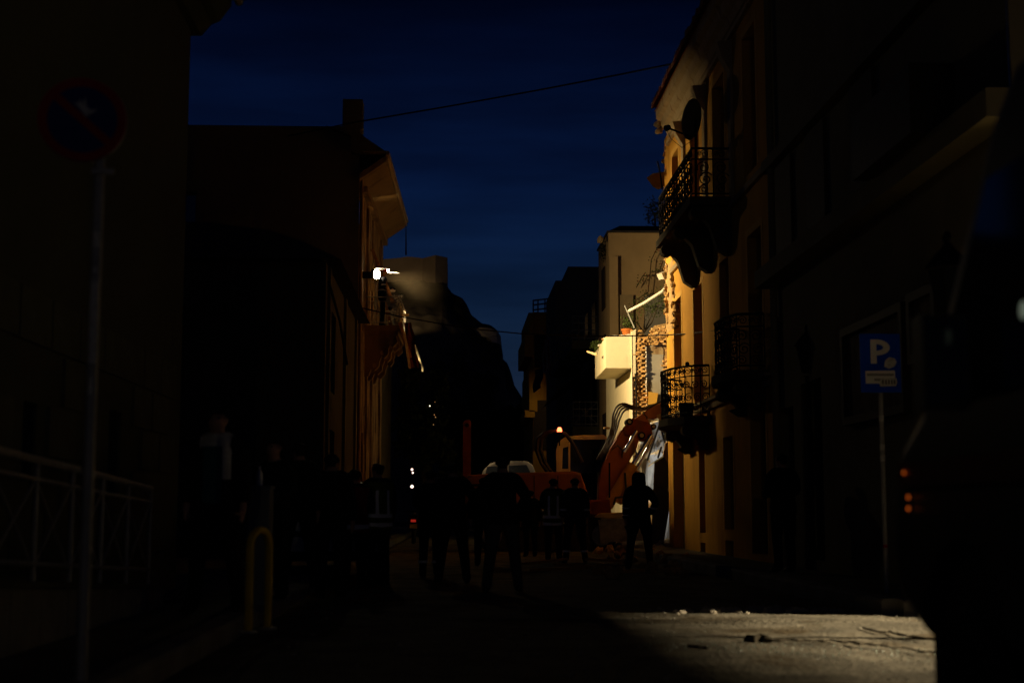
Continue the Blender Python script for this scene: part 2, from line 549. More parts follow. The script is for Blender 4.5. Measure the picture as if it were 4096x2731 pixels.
# railing on its low wall
fw = thing('low_wall', 'pale low wall under the crossed railing at far left', 'wall', (-2.8, 10, .13))
b = B()
for i in range(10):
    ya, yb = 7 + i * .66, 7 + (i + 1) * .66 - .012
    za, zb = .64 - .035 * i, .64 - .035 * (i + 1)
    b.prism([(-2.72, ya, .13), (-2.72, yb, .13), (-2.72, yb, zb), (-2.72, ya, za)], (-.3, 0, 0))
b.build('masonry', M['kerb'], fw)
b = B(); b.prism([(-2.66, 6.98, .645), (-2.66, 13.6, .295), (-2.66, 13.6, .335), (-2.66, 6.98, .69)], (-.42, 0, 0)); b.build('coping', M['grey_wall'], fw)
fn = thing('metal_railing', 'grey metal railing with crossed bars on the low wall at left', 'railing', (-2.85, 10, .6))
ztop = lambda y: 1.46 - .036 * (y - 7); zbot = lambda y: .80 - .05 * (y - 7)
for nm, dz, f_, rr in (('top_rail', 0, ztop, .028), ('middle_rail', -.13, ztop, .016), ('bottom_rail', 0, zbot, .018)):
    B().tube([(-2.85, 7.02, f_(7) + dz), (-2.85, 13.55, f_(13.55) + dz)], rr, 8).build(nm, M['galv'], fn, True)
for i in range(8):
    y = 7.1 + i * .92
    B().tube([(-2.85, y, zbot(y) - .17), (-2.85, y, ztop(y))], .02, 8).build('post', M['galv'], fn, True)
    if i < 7:
        B().tube([(-2.85, y + .02, zbot(y)), (-2.85, y + .9, ztop(y + .9) - .13)], .012, 6).build('cross_bar', M['galv'], fn, True)
        B().tube([(-2.862, y + .02, ztop(y) - .13), (-2.862, y + .9, zbot(y + .9))], .012, 6).build('cross_bar', M['galv'], fn, True)

# ------------------------------------------------------------------ left: low dark house
dh = thing('low_house', 'unlit low house with curved roof between grey house and balcony house', 'house', (-6, 32, 0))
ops = [(1.2, 2.5, .1, 2.6), (4.6, 5.9, .9, 2.6), (1.2, 2.4, 3.4, 5.1), (4.6, 5.8, 3.4, 5.1)]
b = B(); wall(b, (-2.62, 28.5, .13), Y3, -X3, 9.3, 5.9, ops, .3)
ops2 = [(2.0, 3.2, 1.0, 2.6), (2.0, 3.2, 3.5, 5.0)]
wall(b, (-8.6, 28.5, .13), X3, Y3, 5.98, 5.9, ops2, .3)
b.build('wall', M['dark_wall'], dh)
for o in ops:
    opening(dh, (-2.62, 28.5, .13), Y3, -X3, o, .28, 'door' if o[2] < .5 else 'shutter')
for o in ops2:
    opening(dh, (-8.6, 28.5, .13), X3, Y3, o, .28, 'shutter')
pts = [(-9.4, 6.03), (-9.2, 6.3), (-7.8, 6.55), (-6.4, 6.72), (-5.0, 6.75), (-3.7, 6.6), (-2.9, 6.3), (-2.3, 6.02)]
b = B(); b.prism([(x, 28.1, z) for x, z in pts], (0, 10.0 - .2, 0)); b.build('roof', M['roof'], dh, True)
for y in (28.9, 33.2, 36.8):
    B().box((-2.66, y, .13), (-2.56, y + .35, 5.99)).build('pilaster', M['brown_wall'], dh)
B().tube([(-2.55, 28.4, 5.6), (-2.5, 30.6, 5.1), (-2.5, 32.8, 4.4)], .03, 6).build('conduit', M['iron'], dh)

# ------------------------------------------------------------------ left: balcony house
FD = Vector((math.sin(R(1.35)), math.cos(R(1.35)), 0))        # its facade runs slightly right of the street
FN = Vector((-FD.y, FD.x, 0))                                   # into the house
F0 = Vector((-2.62, 38.0, 0))
bh = thing('balcony_house', 'old house with deep eaves and peeling facade where the floodlight stands', 'house', (-5, 42, 0))
fp = lambda u, z, n=0.: F0 + FD * u + FN * n + Z3 * z
ops = [(.9, 2.0, .3, 3.2), (4.2, 5.4, .2, 3.3), (2.7, 3.7, 6.32, 8.95), (5.6, 6.5, 6.9, 8.9), (.7, 1.5, 6.9, 8.9)]
b = B(); wall(b, F0, FD, FN, 8.7, 10.3, ops, .35); b.build('front_wall', M['peel'], bh)
b = B(); sops = [(1.55, 2.9, 7.15, 9.6)]
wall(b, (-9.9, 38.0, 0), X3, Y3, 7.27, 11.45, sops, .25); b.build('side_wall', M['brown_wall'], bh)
opening(bh, (-9.9, 38.0, 0), X3, Y3, sops[0], .22, 'window', bars=(2, 2))
for i, o in enumerate(ops):
    opening(bh, F0, FD, FN, o, .33, ('door', 'door', 'door', 'shutter', 'shutter')[i])
# eaves
b = B()
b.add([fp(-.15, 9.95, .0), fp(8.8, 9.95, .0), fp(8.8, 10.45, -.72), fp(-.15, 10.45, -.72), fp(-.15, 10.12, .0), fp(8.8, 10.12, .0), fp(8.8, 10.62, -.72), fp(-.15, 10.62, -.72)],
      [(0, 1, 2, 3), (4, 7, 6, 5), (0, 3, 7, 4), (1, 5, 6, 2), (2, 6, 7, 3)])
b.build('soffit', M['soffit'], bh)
b = B(); b.tube([fp(-.25, 10.66, -.76), fp(8.9, 10.66, -.76)], .06, 8); b.tube([fp(-.2, 10.52, -.75), fp(8.85, 10.52, -.75)], .035, 6); b.build('gutter', M['cornice'], bh, True)
B().add([fp(-.3, 10.66, -.8), fp(8.9, 10.66, -.8), fp(8.9, 11.4, .9), fp(-.3, 11.4, .9), fp(-.3, 10.60, -.8), fp(8.9, 10.60, -.8)], [(0, 1, 2, 3), (4, 5, 1, 0)]).build('roof', M['tile'], bh)
B().add([fp(-.16, 10.63, -.74), fp(-.16, 10.63, .2), fp(-.16, 11.3, .2), fp(-.16, 11.0, -.2), fp(-.5, 10.63, -.74), fp(-.5, 10.63, .2), fp(-.5, 11.3, .2), fp(-.5, 11.0, -.2)], [(0, 1, 2, 3), (4, 7, 6, 5), (0, 3, 7, 4), (0, 4, 5, 1)]).build('gable_end', M['dark_wall'], bh)
dm = B().box((0, -.045, -.09), (.15, .045, .09)).mesh('dentil', M['peel'])
for i in range(42):
    if random.random() < .1:
        continue
    p = fp(.3 + i * .2, 9.86, -.01)
    place('dentil', dm, bh, p, (0, 0, math.atan2(FD.y, FD.x) - math.pi / 2))
for u in (.25, 2.3, 4.1, 7.2):
    q = B(); a = fp(u, 0, -.06); w_ = FD * .28
    q.prism([fp(u, .3, -.07), fp(u + .28, .3, -.07), fp(u + .28, 9.7, -.07), fp(u, 9.7, -.07)], FN * .066); q.build('pilaster', M['peel'], bh)
# ragged plaster flakes on the facade
for i in range(34):
    u = random.uniform(.1, 8.4); z = random.uniform(1.5, 9.4)
    if any(o[0] - .1 < u < o[1] + .1 and o[2] - .1 < z < o[3] + .1 for o in ops):
        continue
    n = random.randint(5, 8); rr = random.uniform(.1, .35)
    B().prism([fp(u + rr * .8 * math.cos(a) * random.uniform(.5, 1), z + rr * 1.5 * math.sin(a) * random.uniform(.5, 1), -.018) for a in [2 * math.pi * k / n for k in range(n)]], FN * .016).build('plaster_flake', M['cornice'] if i % 2 else M['soffit'], bh)
B().box((-3.12, 38.1, 11.4), (-2.58, 38.7, 12.25)).build('chimney', M['brown_wall'], bh)
B().tube([fp(.1, .3, -.05), fp(.1, 10.0, -.05), fp(.1, 10.4, -.6)], .045, 8).build('drainpipe', M['soffit'], bh, True)
B().box(tuple(fp(.35, 7.35, -.35)), tuple(fp(.55, 7.5, -.02))).build('wall_lamp', M['iron'], bh)
# the balcony itself
bal = thing('old_balcony', 'old balcony on carved brackets holding the firefighter and floodlight', 'balcony', tuple(fp(3.2, 6.0, -.5)))
u0, u1, fr_ = 2.0, 4.9, -1.02
b = B(); b.prism([fp(u0, 6.1, fr_), fp(u1, 6.1, fr_), fp(u1, 6.1, -.002), fp(u0, 6.1, -.002)], (0, 0, .15))
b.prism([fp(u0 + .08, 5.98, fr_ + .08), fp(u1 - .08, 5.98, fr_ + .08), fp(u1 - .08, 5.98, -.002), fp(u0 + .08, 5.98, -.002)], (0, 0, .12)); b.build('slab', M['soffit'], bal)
prof = [(0, 5.97), (-.88, 5.97), (-.92, 5.78), (-.80, 5.66), (-.72, 5.72), (-.66, 5.60), (-.66, 5.45), (-.55, 5.33), (-.48, 5.40), (-.42, 5.24), (-.40, 5.1), (-.28, 4.98), (-.18, 5.02), (-.12, 4.85), (0, 4.8)]
for u in (2.1, 3.3, 4.5):
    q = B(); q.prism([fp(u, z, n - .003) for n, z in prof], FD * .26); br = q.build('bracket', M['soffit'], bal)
    for n, z, rr in ((-.74, 5.80, .09), (-.52, 5.48, .075), (-.28, 5.12, .06)):
        B().tube([fp(u - .03, z, n), fp(u + .29, z, n)], rr, 12).build('scroll', M['peel'], br, True)
RT, RB = 7.06, 6.33
path = [(u0, -.03), (u0, fr_ + .04), (u1, fr_ + .04), (u1, -.03)]
for nm, z, rr in (('top_rail', RT, .022), ('middle_rail', RT - .13, .012), ('bottom_rail', RB, .014)):
    B().tube([fp(u, z, n) for u, n in path], rr, 6).build(nm, M['steel'], bal)
for (ua, na), (ub, nb) in zip(path[:-1], path[1:]):
    L = math.hypot(ub - ua, nb - na); k = max(2, int(L / .14))
    for i in range(k):
        t = (i + .5) / k
        u = ua + (ub - ua) * t; n = na + (nb - na) * t
        B().tube([fp(u, RB, n), fp(u, RT - .13, n)], .008, 5).build('baluster', M['steel'], bal)
for u, n in ((u0, fr_ + .04), (u1, fr_ + .04)):
    B().tube([fp(u, 6.25, n), fp(u, RT + .03, n)], .02, 6).build('post', M['steel'], bal)

# props and debris hanging at the balcony
pr = [('timber_prop', (1490, 1000, 40.9), (1572, 1208, 40.1), .045, 'timber', 'brown timber prop leaning diagonally behind the firefighter', 'prop'),
      ('timber_prop', (1600, 1290, 40.0), (1641, 1430, 39.9), .05, 'timber', 'lit timber prop hanging below the balcony corner', 'prop'),
      ('plank', (1617, 1330, 39.8), (1640, 1475, 39.7), .035, 'timber_pale', 'thin pale plank hanging beneath the balcony corner', 'plank'),
      ('batten', (1604, 1261, 39.9), (1634, 1259, 40.4), .028, 'timber_pale', 'short pale batten sticking out of the balcony railing', 'batten')]
for nm, a, c, rr, m, lb, ct in pr:
    p, q = at(*a), at(*c)
    d = (q - p).normalized(); s = d.cross(Y3).normalized(); w_ = d.cross(s)
    b = B(); b.prism([p + s * rr + w_ * rr, p - s * rr + w_ * rr * 1.1, p - s * rr * 1.1 - w_ * rr, p + s * rr - w_ * rr * .9], q - p)
    tag(b.build(nm, M[m]), lb, ct)
b = B(); n = 9
for i in range(n + 1):
    for j in range(5):
        p = at(1612 + j * 9 + i * 3 + 4 * math.sin(i * 1.3 + j), 1290 + i * 20, 40.15 + .06 * math.sin(j * 2.2 + i * .5))
        b.v.append(p)
for i in range(n):
    for j in range(4):
        a = i * 5 + j; b.f.append((a, a + 1, a + 6, a + 5))
b.v += [v + Vector((0, .02, 0)) for v in b.v]; k = len(b.v) // 2; b.f += [tuple(i + k for i in f) for f in list(b.f)]
tag(b.build('hanging_cloth', M['redcloth'], None, True), 'dull red cloth hanging in folds below the old balcony', 'cloth')
# pale plant on the railing
pl = thing('potted_plant', 'pale lit leafy plant tangled over the old balcony railing corner', 'plant', tuple(at(1592, 1310, 40.05)))
b = B(); st = B()
for i in range(75):
    t = random.random()
    p = at(1592 + random.gauss(0, 10) - 14 * t * (random.random() < .4), 1305 - 118 * (1 - t * t) + random.gauss(0, 4), 40.0 + random.uniform(-.12, .12))
    d = Vector((random.gauss(0, 1), random.gauss(0, .6), random.gauss(.3, .7))).normalized()
    s = d.cross(Vector((random.random(), random.random(), .2))).normalized() * random.uniform(.008, .016); L = random.uniform(.06, .15)
    b.add([p, p + d * L * .5 + s, p + d * L, p + d * L * .5 - s], [(0, 1, 2, 3)])
for i in range(9):
    x = 1580 + i * 3.5
    st.tube([at(x, 1312, 40.05), at(x + random.uniform(-5, 5), 1260, 40.0), at(1588 + i * 2, 1205 + random.uniform(0, 40), 40.0)], .007, 5)
b.build('foliage', M['leaf_pale'], pl); st.build('stem', M['timber_pale'], pl)
c = at(1590, 1318, 40.1); B().lathe([(.07, 0), (.11, .2), (.12, .2)], (c.x, c.y, 6.252), 12).build('pot', M['cornice'], pl, True)

# the floodlight as two lamps on tripods, the second added for the near walls
hw, hh = .09, .09


def quad(c, a, b_, u, v):
    return [c + u * (a * sx) + v * (b_ * sy) for sx, sy in ((-1, -1), (1, -1), (1, 1), (-1, 1))]


for hc, fd, m, k, lb in ((at(1505, 1100, 41.1) + Vector((.06, .30, .04)), Vector((.92, -.38, -.087)), 'flood', 1, 'powerful work floodlight with added barn doors behind the firefighter'),
                         (at(1506, 1098, 40.28), Vector((.40, -.90, -.06)), 'flood_side', 1.45, 'glaring white second work lamp left of the firefighter, added for near walls')):
    fd = fd.normalized(); fs = fd.cross(Z3).normalized(); fu = fs.cross(fd)
    fl = thing('floodlight', lb, 'floodlight', (hc.x, hc.y, 6.252))
    hd_ = B().prism(quad(hc - fd * .10, hw * k, hh * k, fs, fu), fd * .0994).build('lamp_head', M['iron'], fl)
    B().add(quad(hc, hw * .95, hh * .95, fs, fu) if k == 1 else [hc + fs * (hw * k * .93 * math.cos(a)) + fu * (hh * k * .93 * math.sin(a)) for a in [R(15 + 30 * i) for i in range(12)]], [tuple(range(4 if k == 1 else 12))]).build('lens', M[m], hd_)
    # added barn doors, shaped to keep light off near street, eaves and facade
    for side, other, L in (((fs, fu, .252), (fu, fs, .62), (-fu, fs, .27)) if m == 'flood' else ((fs, fu, .16), (-fu, fs, .17), (fu, fs, .50))):
        e0 = hc + side * (hw * k + .006)
        B().prism([e0 - other * .1 * k, e0 + other * .1 * k, e0 + other * .1 * k + fd * L, e0 - other * .1 * k + fd * L], side * .004).build('barn_door', M['iron'], hd_)
    B().tube([hc - fd * .06 - fs * (hw * k + .02), hc - fd * .06 - fs * (hw * k + .02) - fu * .22, hc - fd * .06 + fs * (hw * k + .02) - fu * .22, hc - fd * .06 + fs * (hw * k + .02)], .012, 6).build('yoke', M['steel'], fl)
    tp = hc - fd * .06 - fu * .22
    B().tube([tp, Vector((tp.x, tp.y, 6.9))], .016, 8).build('pole', M['steel'], fl)
    for a in (0.4, 2.5, 4.6):
        B().tube([(tp.x, tp.y, 7.2), (tp.x + .22 * math.cos(a), tp.y + .22 * math.sin(a), 6.255)], .011, 6).build('leg', M['steel'], fl)

# ------------------------------------------------------------------ right: ochre building with the torn end
XW = 5.5
ob = thing('ochre_building', 'tall ochre building with torn end, tiled cornice and iron balconies', 'building', (8, 30, 0))
ya, yb = 24.4, 36.6
O = Vector((XW, ya, -.1))
# (y0,y1,z0,z1): ground floor, basement, first, upper
wl = [(25.0, 26.3, .25, 2.85, 'door'), (28.0, 29.0, .66, 2.52, 'shutter'), (31.2, 31.95, .55, 2.45, 'shutter'), (34.05, 35.75, .1, 3.0, 'door'),
      (28.15, 29.0, .06, .44, 'window'), (31.3, 31.95, .06, .34, 'window'),
      (25.05, 26.25, 3.55, 6.15, 'door'), (28.1, 29.1, 3.55, 6.15, 'shutter'), (31.2, 32.4, 3.12, 6.1, 'door'), (34.15, 35.35, 4.5, 6.25, 'window'),
      (25.25, 26.4, 7.32, 10.05, 'door'), (28.3, 29.6, 7.32, 10.05, 'door'), (31.3, 32.5, 7.32, 10.05, 'door'), (34.3, 35.3, 7.9, 10.0, 'window')]
ops = [(a - ya, c - ya, z0 + .1, z1 + .1) for a, c, z0, z1, k in wl]
b = B(); wall(b, O, Y3, X3, yb - ya, 10.9, ops, .32)
b.box((XW + .6, ya, -.1), (XW + .62, yb - .3, 10.7)); b.build('wall', M['ochre'], ob)
for o, w_ in zip(ops, wl):
    opening(ob, O, Y3, X3, o, .30, w_[4], 'frame_w' if w_[0] == 34.05 else 'frame_d', bars=(1, 2) if w_[3] - w_[2] > 1 else (1, 0))
b = B()
b.box((XW + .02, yb - .35, -.1), (XW + .62, yb - .04, 10.5)); b.build('end_masonry', M['stone'], ob)
for a, c, z0, z1, k in wl:
    if k != 'window' or z1 - z0 > 1:
        q = B(); t = .14
        q.box((XW - .009, a - t, z0), (XW - .003, a - .004, z1 + t)); q.box((XW - .009, c + .004, z0), (XW - .003, c + t, z1 + t)); q.box((XW - .009, a - .004, z1 + .004), (XW - .003, c + .004, z1 + t))
        q.build('surround', M['ochre_trim'], ob)
for z, h_, d_ in ((3.2, .10, .07), (3.36, .06, .12), (7.0, .12, .08), (10.42, .10, .08)):
    B().box((XW - d_, ya, z), (XW - .006, yb - .5 - .8 * random.random(), z + h_)).build('string_course', M['cornice'], ob)
for yy in (27.35, 30.3, 33.2):
    B().box((XW - .06, yy, 7.14), (XW - .006, yy + .3, 10.4)).build('pilaster', M['cornice'], ob)
    q = B(); q.prism([(XW - .01, yy + .02, 9.7), (XW - .22, yy + .02, 10.05), (XW - .30, yy + .02, 10.35), (XW - .01, yy + .02, 10.38)], (0, .26, 0)); q.build('corbel', M['cornice'], ob)
q = B(); cp = [(XW - .005, 10.56), (XW - .08, 10.6), (XW - .13, 10.75), (XW - .22, 10.82), (XW - .27, 10.98), (XW - .37, 11.04), (XW - .38, 11.26), (XW - .005, 11.3)]
q.prism([(x, ya, z) for x, z in cp], (0, yb - 1.1 - ya, 0)); cn = q.build('cornice', M['cornice'], ob)
for i in range(12):
    q = B(); q.lump((XW - random.uniform(.05, .32), yb - 1.1 + random.uniform(-.02, .22), random.uniform(10.6, 11.2)), (.1, .12, .09), 1, .5, 2, i); q.build('broken_stone', M['cornice'], ob)
B().add([(XW - .4, ya, 11.27), (XW - .4, yb - 1.1, 11.27), (XW + 2.5, yb - 1.1, 12.35), (XW + 2.5, ya, 12.35), (XW - .4, ya, 11.22), (XW - .4, yb - 1.1, 11.22)], [(0, 1, 2, 3), (0, 4, 5, 1)]).build('roof', M['tile'], ob)
tb = B(); n = 7
for k, xx in ((0, -.16), (1, .42)):
    for j in range(n):
        a = math.pi * j / (n - 1); r_ = .115 - .02 * k
        tb.v.append(Vector((xx, r_ * math.cos(a), .13 * math.sin(a) + k * .19)))
tb.f = [(j, j + 1, n + j + 1, n + j) for j in range(n - 1)] + [tuple(range(n))]
tm = tb.mesh('roof_tile', M['tile'], smooth=True)
for i in range(48):
    y = ya + .15 + i * .2275
    if y > yb - 1.15:
        break
    place('roof_tile', tm, ob, (XW - .35 + random.uniform(-.02, .02), y, 11.27), (0, R(random.uniform(-3, 3)), R(random.uniform(-5, 5))), (1, 1, 1.05 + .25 * random.random()))
# torn masonry at the end of the wall
sm = []
for i in range(5):
    q = B(); q.box((-.11, -.13, -.075), (.11, .13, .075)); q.v = []; q.f = []
    q.lump((0, 0, 0), (.12, .15, .10), 1, .9, 2.6, i + 3); sm.append(q.mesh('rubble_stone', M['stone'] if i % 3 else M['brick']))
pts = []
for i in range(15):
    z = 5.62 + i * .125; pts.append((XW - .004, 35.28 + .30 * noise.noise(Vector((0, z * 2.3, 3))) - (.18 if 5.9 < z < 6.7 else 0), z))
b = B(); b.prism(pts + [(XW - .004, 36.62, 7.4), (XW - .004, 36.66, 6.4), (XW - .004, 36.62, 5.62)], (.003, 0, 0)); b.build('torn_patch', M['mortar'], ob)
for i in range(125):
    if i < 78:
        z = random.uniform(5.55, 7.4); edge = 35.34 + .30 * noise.noise(Vector((0, z * 2.3, 3))) - (.18 if 5.9 < z < 6.7 else 0)
        y = edge + random.uniform(-.05, .12) if i % 2 else random.uniform(36.25, 36.68)
        if i % 9 == 0:
            y = random.uniform(edge, 36.6)
    else:
        z = random.uniform(7.1, 10.5); y = random.uniform(36.3, 36.72)
    place('rubble_stone', random.choice(sm), ob, (XW + random.uniform(.0, .07), y, z), tuple(random.uniform(0, 6) for _ in range(3)), tuple(random.uniform(.4, .9) for _ in range(3)))
for i in range(60):
    place('rubble_stone', random.choice(sm), ob, (XW + random.uniform(.05, .55), 36.6 + random.uniform(-.1, .08), random.uniform(-.1, 10.3)), tuple(random.uniform(0, 6) for _ in range(3)), tuple(random.uniform(.5, 1.1) for _ in range(3)))
# projecting slab ends and a window frame left hanging
for px, py, dy, sz in ((2672, 1092, 36.9, (.5, .45, .16)), (2690, 1140, 37.0, (.4, .3, .10)), (2700, 1050, 36.8, (.45, .4, .14))):
    p = at(px, py, dy)
    B().box((-sz[0] / 2, -sz[1], -sz[2] / 2), (sz[0] / 2, sz[1] / 2, sz[2] / 2), Matrix.Translation(p) @ Matrix.Rotation(R(-24), 4, 'Y') @ Matrix.Rotation(R(8), 4, 'X')).build('broken_slab', M['concrete'], ob)
p = at(2692, 1180, 37.0)
q = B()
for dx in (-.16, .16):
    q.box((dx - .025, -.03, -.45), (dx + .025, .03, .45), Matrix.Translation(p))
q.box((-.19, -.034, .4), (.19, .034, .46), Matrix.Translation(p)); q.build('window_frame', M['frame_w'], ob)


# ------------------------------------------------------------------ iron balconies
def spiral(r, turns=1.6, n=22, flip=1):
    return [Vector((flip * r * (1 - t * .82) * math.cos(turns * 2 * math.pi * t), 0, r * (1 - t * .82) * math.sin(turns * 2 * math.pi * t))) for t in [i / n for i in range(n + 1)]]


SCR = {}


def scroll_mesh(r, flip, th=.011):
    k = (round(r, 3), flip)
    if k not in SCR:
        SCR[k] = B().tube(spiral(r, flip=flip), th, 5).mesh('scroll', M['iron'], smooth=True)
    return SCR[k]


def iron_balcony(label, plan, zs, zt, slab_pts, brackets, step=.30, th=.16):
    c = sum((Vector(p + (0,)) for p in plan), Vector()) / len(plan)
    t = thing('iron_balcony', label, 'balcony', (c.x, c.y, zs - th), 'iron balconies on the ochre building')
    q = B(); q.prism([(x, y, zs - th) for x, y in slab_pts], (0, 0, th)); q.build('slab', M['dark_wall'], t)
    P = [Vector((x, y, 0)) for x, y in plan]
    for nm, z, r_ in (('top_rail', zt, .025), ('frieze_rail', zt - .22, .014), ('bottom_rail', zs + .08, .016)):
        B().tube([p + Z3 * z for p in P], r_, 6).build(nm, M['iron'], t)
    # walk along the plan
    segs = [(P[i], P[i + 1]) for i in range(len(P) - 1)]
    L = sum((b_ - a).length for a, b_ in segs); k = int(L / step)

    def pos(s):
        for a, b_ in segs:
            l = (b_ - a).length
            if s <= l + 1e-6:
                return a + (b_ - a) * (s / l), (b_ - a).normalized()
            s -= l
        return P[-1], (P[-1] - P[-2]).normalized()
    hgt = zt - .22 - zs - .08
    for i in range(k + 1):
        p, d = pos(L * i / k)
        B().tube([p + Z3 * (zs + .002), p + Z3 * zt], .012, 5).build('upright', M['iron'], t)
        if i == k:
            break
        p, d = pos(L * (i + .5) / k); rz = math.atan2(d.y, d.x)
        w_ = L / k
        for fz, rr, fl in ((.76, .24, 1), (.42, .27, -1), (.14, .17, 1)):
            r_ = min(w_ * .46, hgt * rr * .8)
            place('scroll', scroll_mesh(r_, fl), t, p + Z3 * (zs + .08 + hgt * fz) + d * (.02 * fl), (0, R(30 * i), rz))
        place('scroll', scroll_mesh(.085, 1, .009), t, p + Z3 * (zt - .11), (0, 0, rz))
        place('scroll', scroll_mesh(.05, -1, .009), t, p + Z3 * (zt - .11) + d * .1, (0, 0, rz))
    for (y, x0, z0) in brackets:
        pr_ = [(XW - .003, zs - th), (x0, zs - th - .003), (x0 - .02, zs - th - .16), (x0 + .12, zs - th - .28), (x0 + .2, zs - th - .22), (x0 + .34, zs - th - .38), (XW - .3, z0 + .12), (XW - .12, z0), (XW - .003, z0)]
        q = B(); q.prism([(x, y, z) for x, z in pr_], (0, .24, 0)); br = q.build('bracket', M['dark_wall'], t)
        B().tube([(x0 + .07, y - .03, zs - th - .13), (x0 + .07, y + .27, zs - th - .13)], .12, 12).build('scroll_end', M['dark_wall'], br, True)
    return t


bow = [(5.46, 30.3), (5.38, 30.3), (5.03, 30.55), (4.76, 31.15), (4.66, 31.9), (4.80, 32.9), (5.1, 33.7), (5.46, 34.0)]
t1 = iron_balcony('bowed iron balcony silhouetted against the lit ochre wall above the boom', bow, 3.06, 4.15, [(5.497, 30.2)] + [(x - .08, y) for x, y in bow[1:-1]] + [(5.497, 34.1)], [(30.6, 4.95, 2.35), (33.0, 4.95, 2.35)], .20)
q = B().lathe([(.0, 0), (.035, .01), (.05, .05), (.035, .09), (.0, .1)], (5.03, 30.55, 4.15), 10); q.build('finial', M['iron'], t1, True)
B().lathe([(.13, 0), (.17, .3), (.18, .32), (.16, .34)], (5.1, 31.2, 3.062), 12).build('planter', M['iron'], t1, True)
b2 = [(5.46, 27.6), (4.70, 27.6), (4.70, 32.2), (5.46, 32.2)]
iron_balcony('big upper iron balcony on massive brackets, black against the sky', b2, 7.22, 8.22, [(5.497, 27.5), (4.63, 27.5), (4.63, 32.3), (5.497, 32.3)], [(27.7, 4.72, 6.1), (29.8, 4.72, 6.1), (31.8, 4.72, 6.1)], .34)
b3 = [(5.46, 24.8), (5.0, 24.9), (4.86, 25.4), (4.84, 26.2), (5.0, 26.9), (5.46, 27.0)]
iron_balcony('unlit iron balcony nearest the parking sign at first floor', b3, 3.5, 4.5, [(5.497, 24.7)] + [(x - .08, y) for x, y in b3[1:-1]] + [(5.497, 27.1)], [(24.9, 5.0, 2.8), (26.6, 5.0, 2.8)], .24)
# satellite dish and its arm
c = at(2768, 478, 28.6)
sd = thing('satellite_dish', 'large satellite dish fixed to the big upper iron balcony', 'satellite dish', (c.x, c.y, c.z - .6))
ax = Vector((-.80, .55, .25)).normalized()
q = B().lathe([(.0, -.10), (.15, -.09), (.30, -.055), (.42, 0), (.43, .01), (.42, .015), (.30, -.04), (.15, -.075), (.0, -.085)], c, 24, ax); q.build('reflector', M['cabinet'], sd, True)
e_ = at(2660, 508, 28.3)
B().tube([c - Z3 * .38, e_], .018, 6).build('feed_arm', M['iron'], sd)
B().lathe([(.03, 0), (.06, .02), (.06, .1), (.035, .14)], e_ - Vector((.02, 0, .04)), 10, Vector((.9, 0, .3))).build('feed_horn', M['iron'], sd, True)
B().tube([c - ax * .08, c - ax * .08 - Z3 * .3, Vector((c.x + .05, c.y, 7.25))], .025, 8).build('mast', M['iron'], sd)
B().tube([e_, e_ + Vector((.12, 0, -.25)), e_ + Vector((.35, .05, -.42)), c - Z3 * .45], .006, 5).build('cable', M['iron'], sd)
# torn sheet hanging off the balcony
pts = [at(2586, 712, 31.8), at(2610, 695, 31.9), at(2655, 688, 32.1), at(2658, 742, 32.1), at(2632, 758, 32.0), at(2612, 748, 31.9), at(2598, 728, 31.9)]
q = B(); q.prism(pts, (.03, .12, .02)); tag(q.build('torn_sheet', M['ochre_trim']), 'torn ochre sheet jutting out beside the upper iron balcony', 'sheet')
q = B().tube([at(2630, 645, 31.8), at(2642, 700, 31.9), at(2650, 760, 32.0)], .02, 6); tag(q.build('bent_rod', M['iron']), 'dark rod poking up through the torn ochre sheet', 'rod')
# loose pipe and rod above the gap
q = B().tube([at(2516, 1243, 41.5), at(2580, 1210, 40), at(2650, 1165, 38.5), at(2705, 1105, 37.2), at(2735, 1075, 36.8)], .042, 8); tag(q.build('loose_pipe', M['grey_plaster'], None, True), 'long pale pipe hanging diagonally from the torn ochre wall', 'pipe')
q = B().tube([at(2499, 1222, 45.6), at(2512, 1252, 45.5), at(2538, 1312, 45.4)], .022, 6); tag(q.build('bent_rod', M['galv']), 'thin metal rod standing on the brick party wall', 'rod')

# ------------------------------------------------------------------ right: cream house with bay parapet and the exposed brick party wall
XC = 5.76
ch = thing('cream_house', 'cream house with jutting parapet balcony and exposed brick party wall', 'house', (8, 50, 0))
ops = [(.9, 2.3, 2.9, 4.6), (3.6, 5.0, 2.9, 4.6), (.8, 2.4, .2, 2.5), (3.8, 5.4, .2, 2.5)]
b = B(); wall(b, (XC, 46.0, -.1), Y3, X3, 8.0, 6.85, ops, .3)
b.add([(XC, 46, 6.75), (XC, 54, 6.75), (11, 54, 6.75), (11, 46.2, 6.75)], [(0, 1, 2, 3)]); b.build('wall', M['cream'], ch)
for i, o in enumerate(ops):
    opening(ch, (XC, 46.0, -.1), Y3, X3, o, .28, 'shutter' if i < 2 else 'door')
# parapet balcony (solid, chamfered)
pp = [(XC - .003, 46.05), (4.90, 46.05), (4.92, 47.5), (4.94, 49.9), (XC - .003, 49.9)]
inn = [(XC - .003, 46.19), (5.03, 46.19), (5.05, 47.5), (5.07, 49.76), (XC - .003, 49.76)]
q = B(); n = len(pp)
zt = [6.78, 6.70, 6.66, 6.62, 6.6]
q.add([(x, y, 5.68) for x, y in pp] + [(x, y, zt[i]) for i, (x, y) in enumerate(pp)] + [(x, y, 5.86) for x, y in inn] + [(x, y, zt[i]) for i, (x, y) in enumerate(inn)],
      [tuple(range(n))[::-1], tuple(range(2 * n, 3 * n))] + [(i, i + 1, n + i + 1, n + i) for i in range(n - 1)] + [(2 * n + i + 1, 2 * n + i, 3 * n + i, 3 * n + i + 1) for i in range(n - 1)] + [(n + i, n + i + 1, 3 * n + i + 1, 3 * n + i) for i in range(n - 1)])
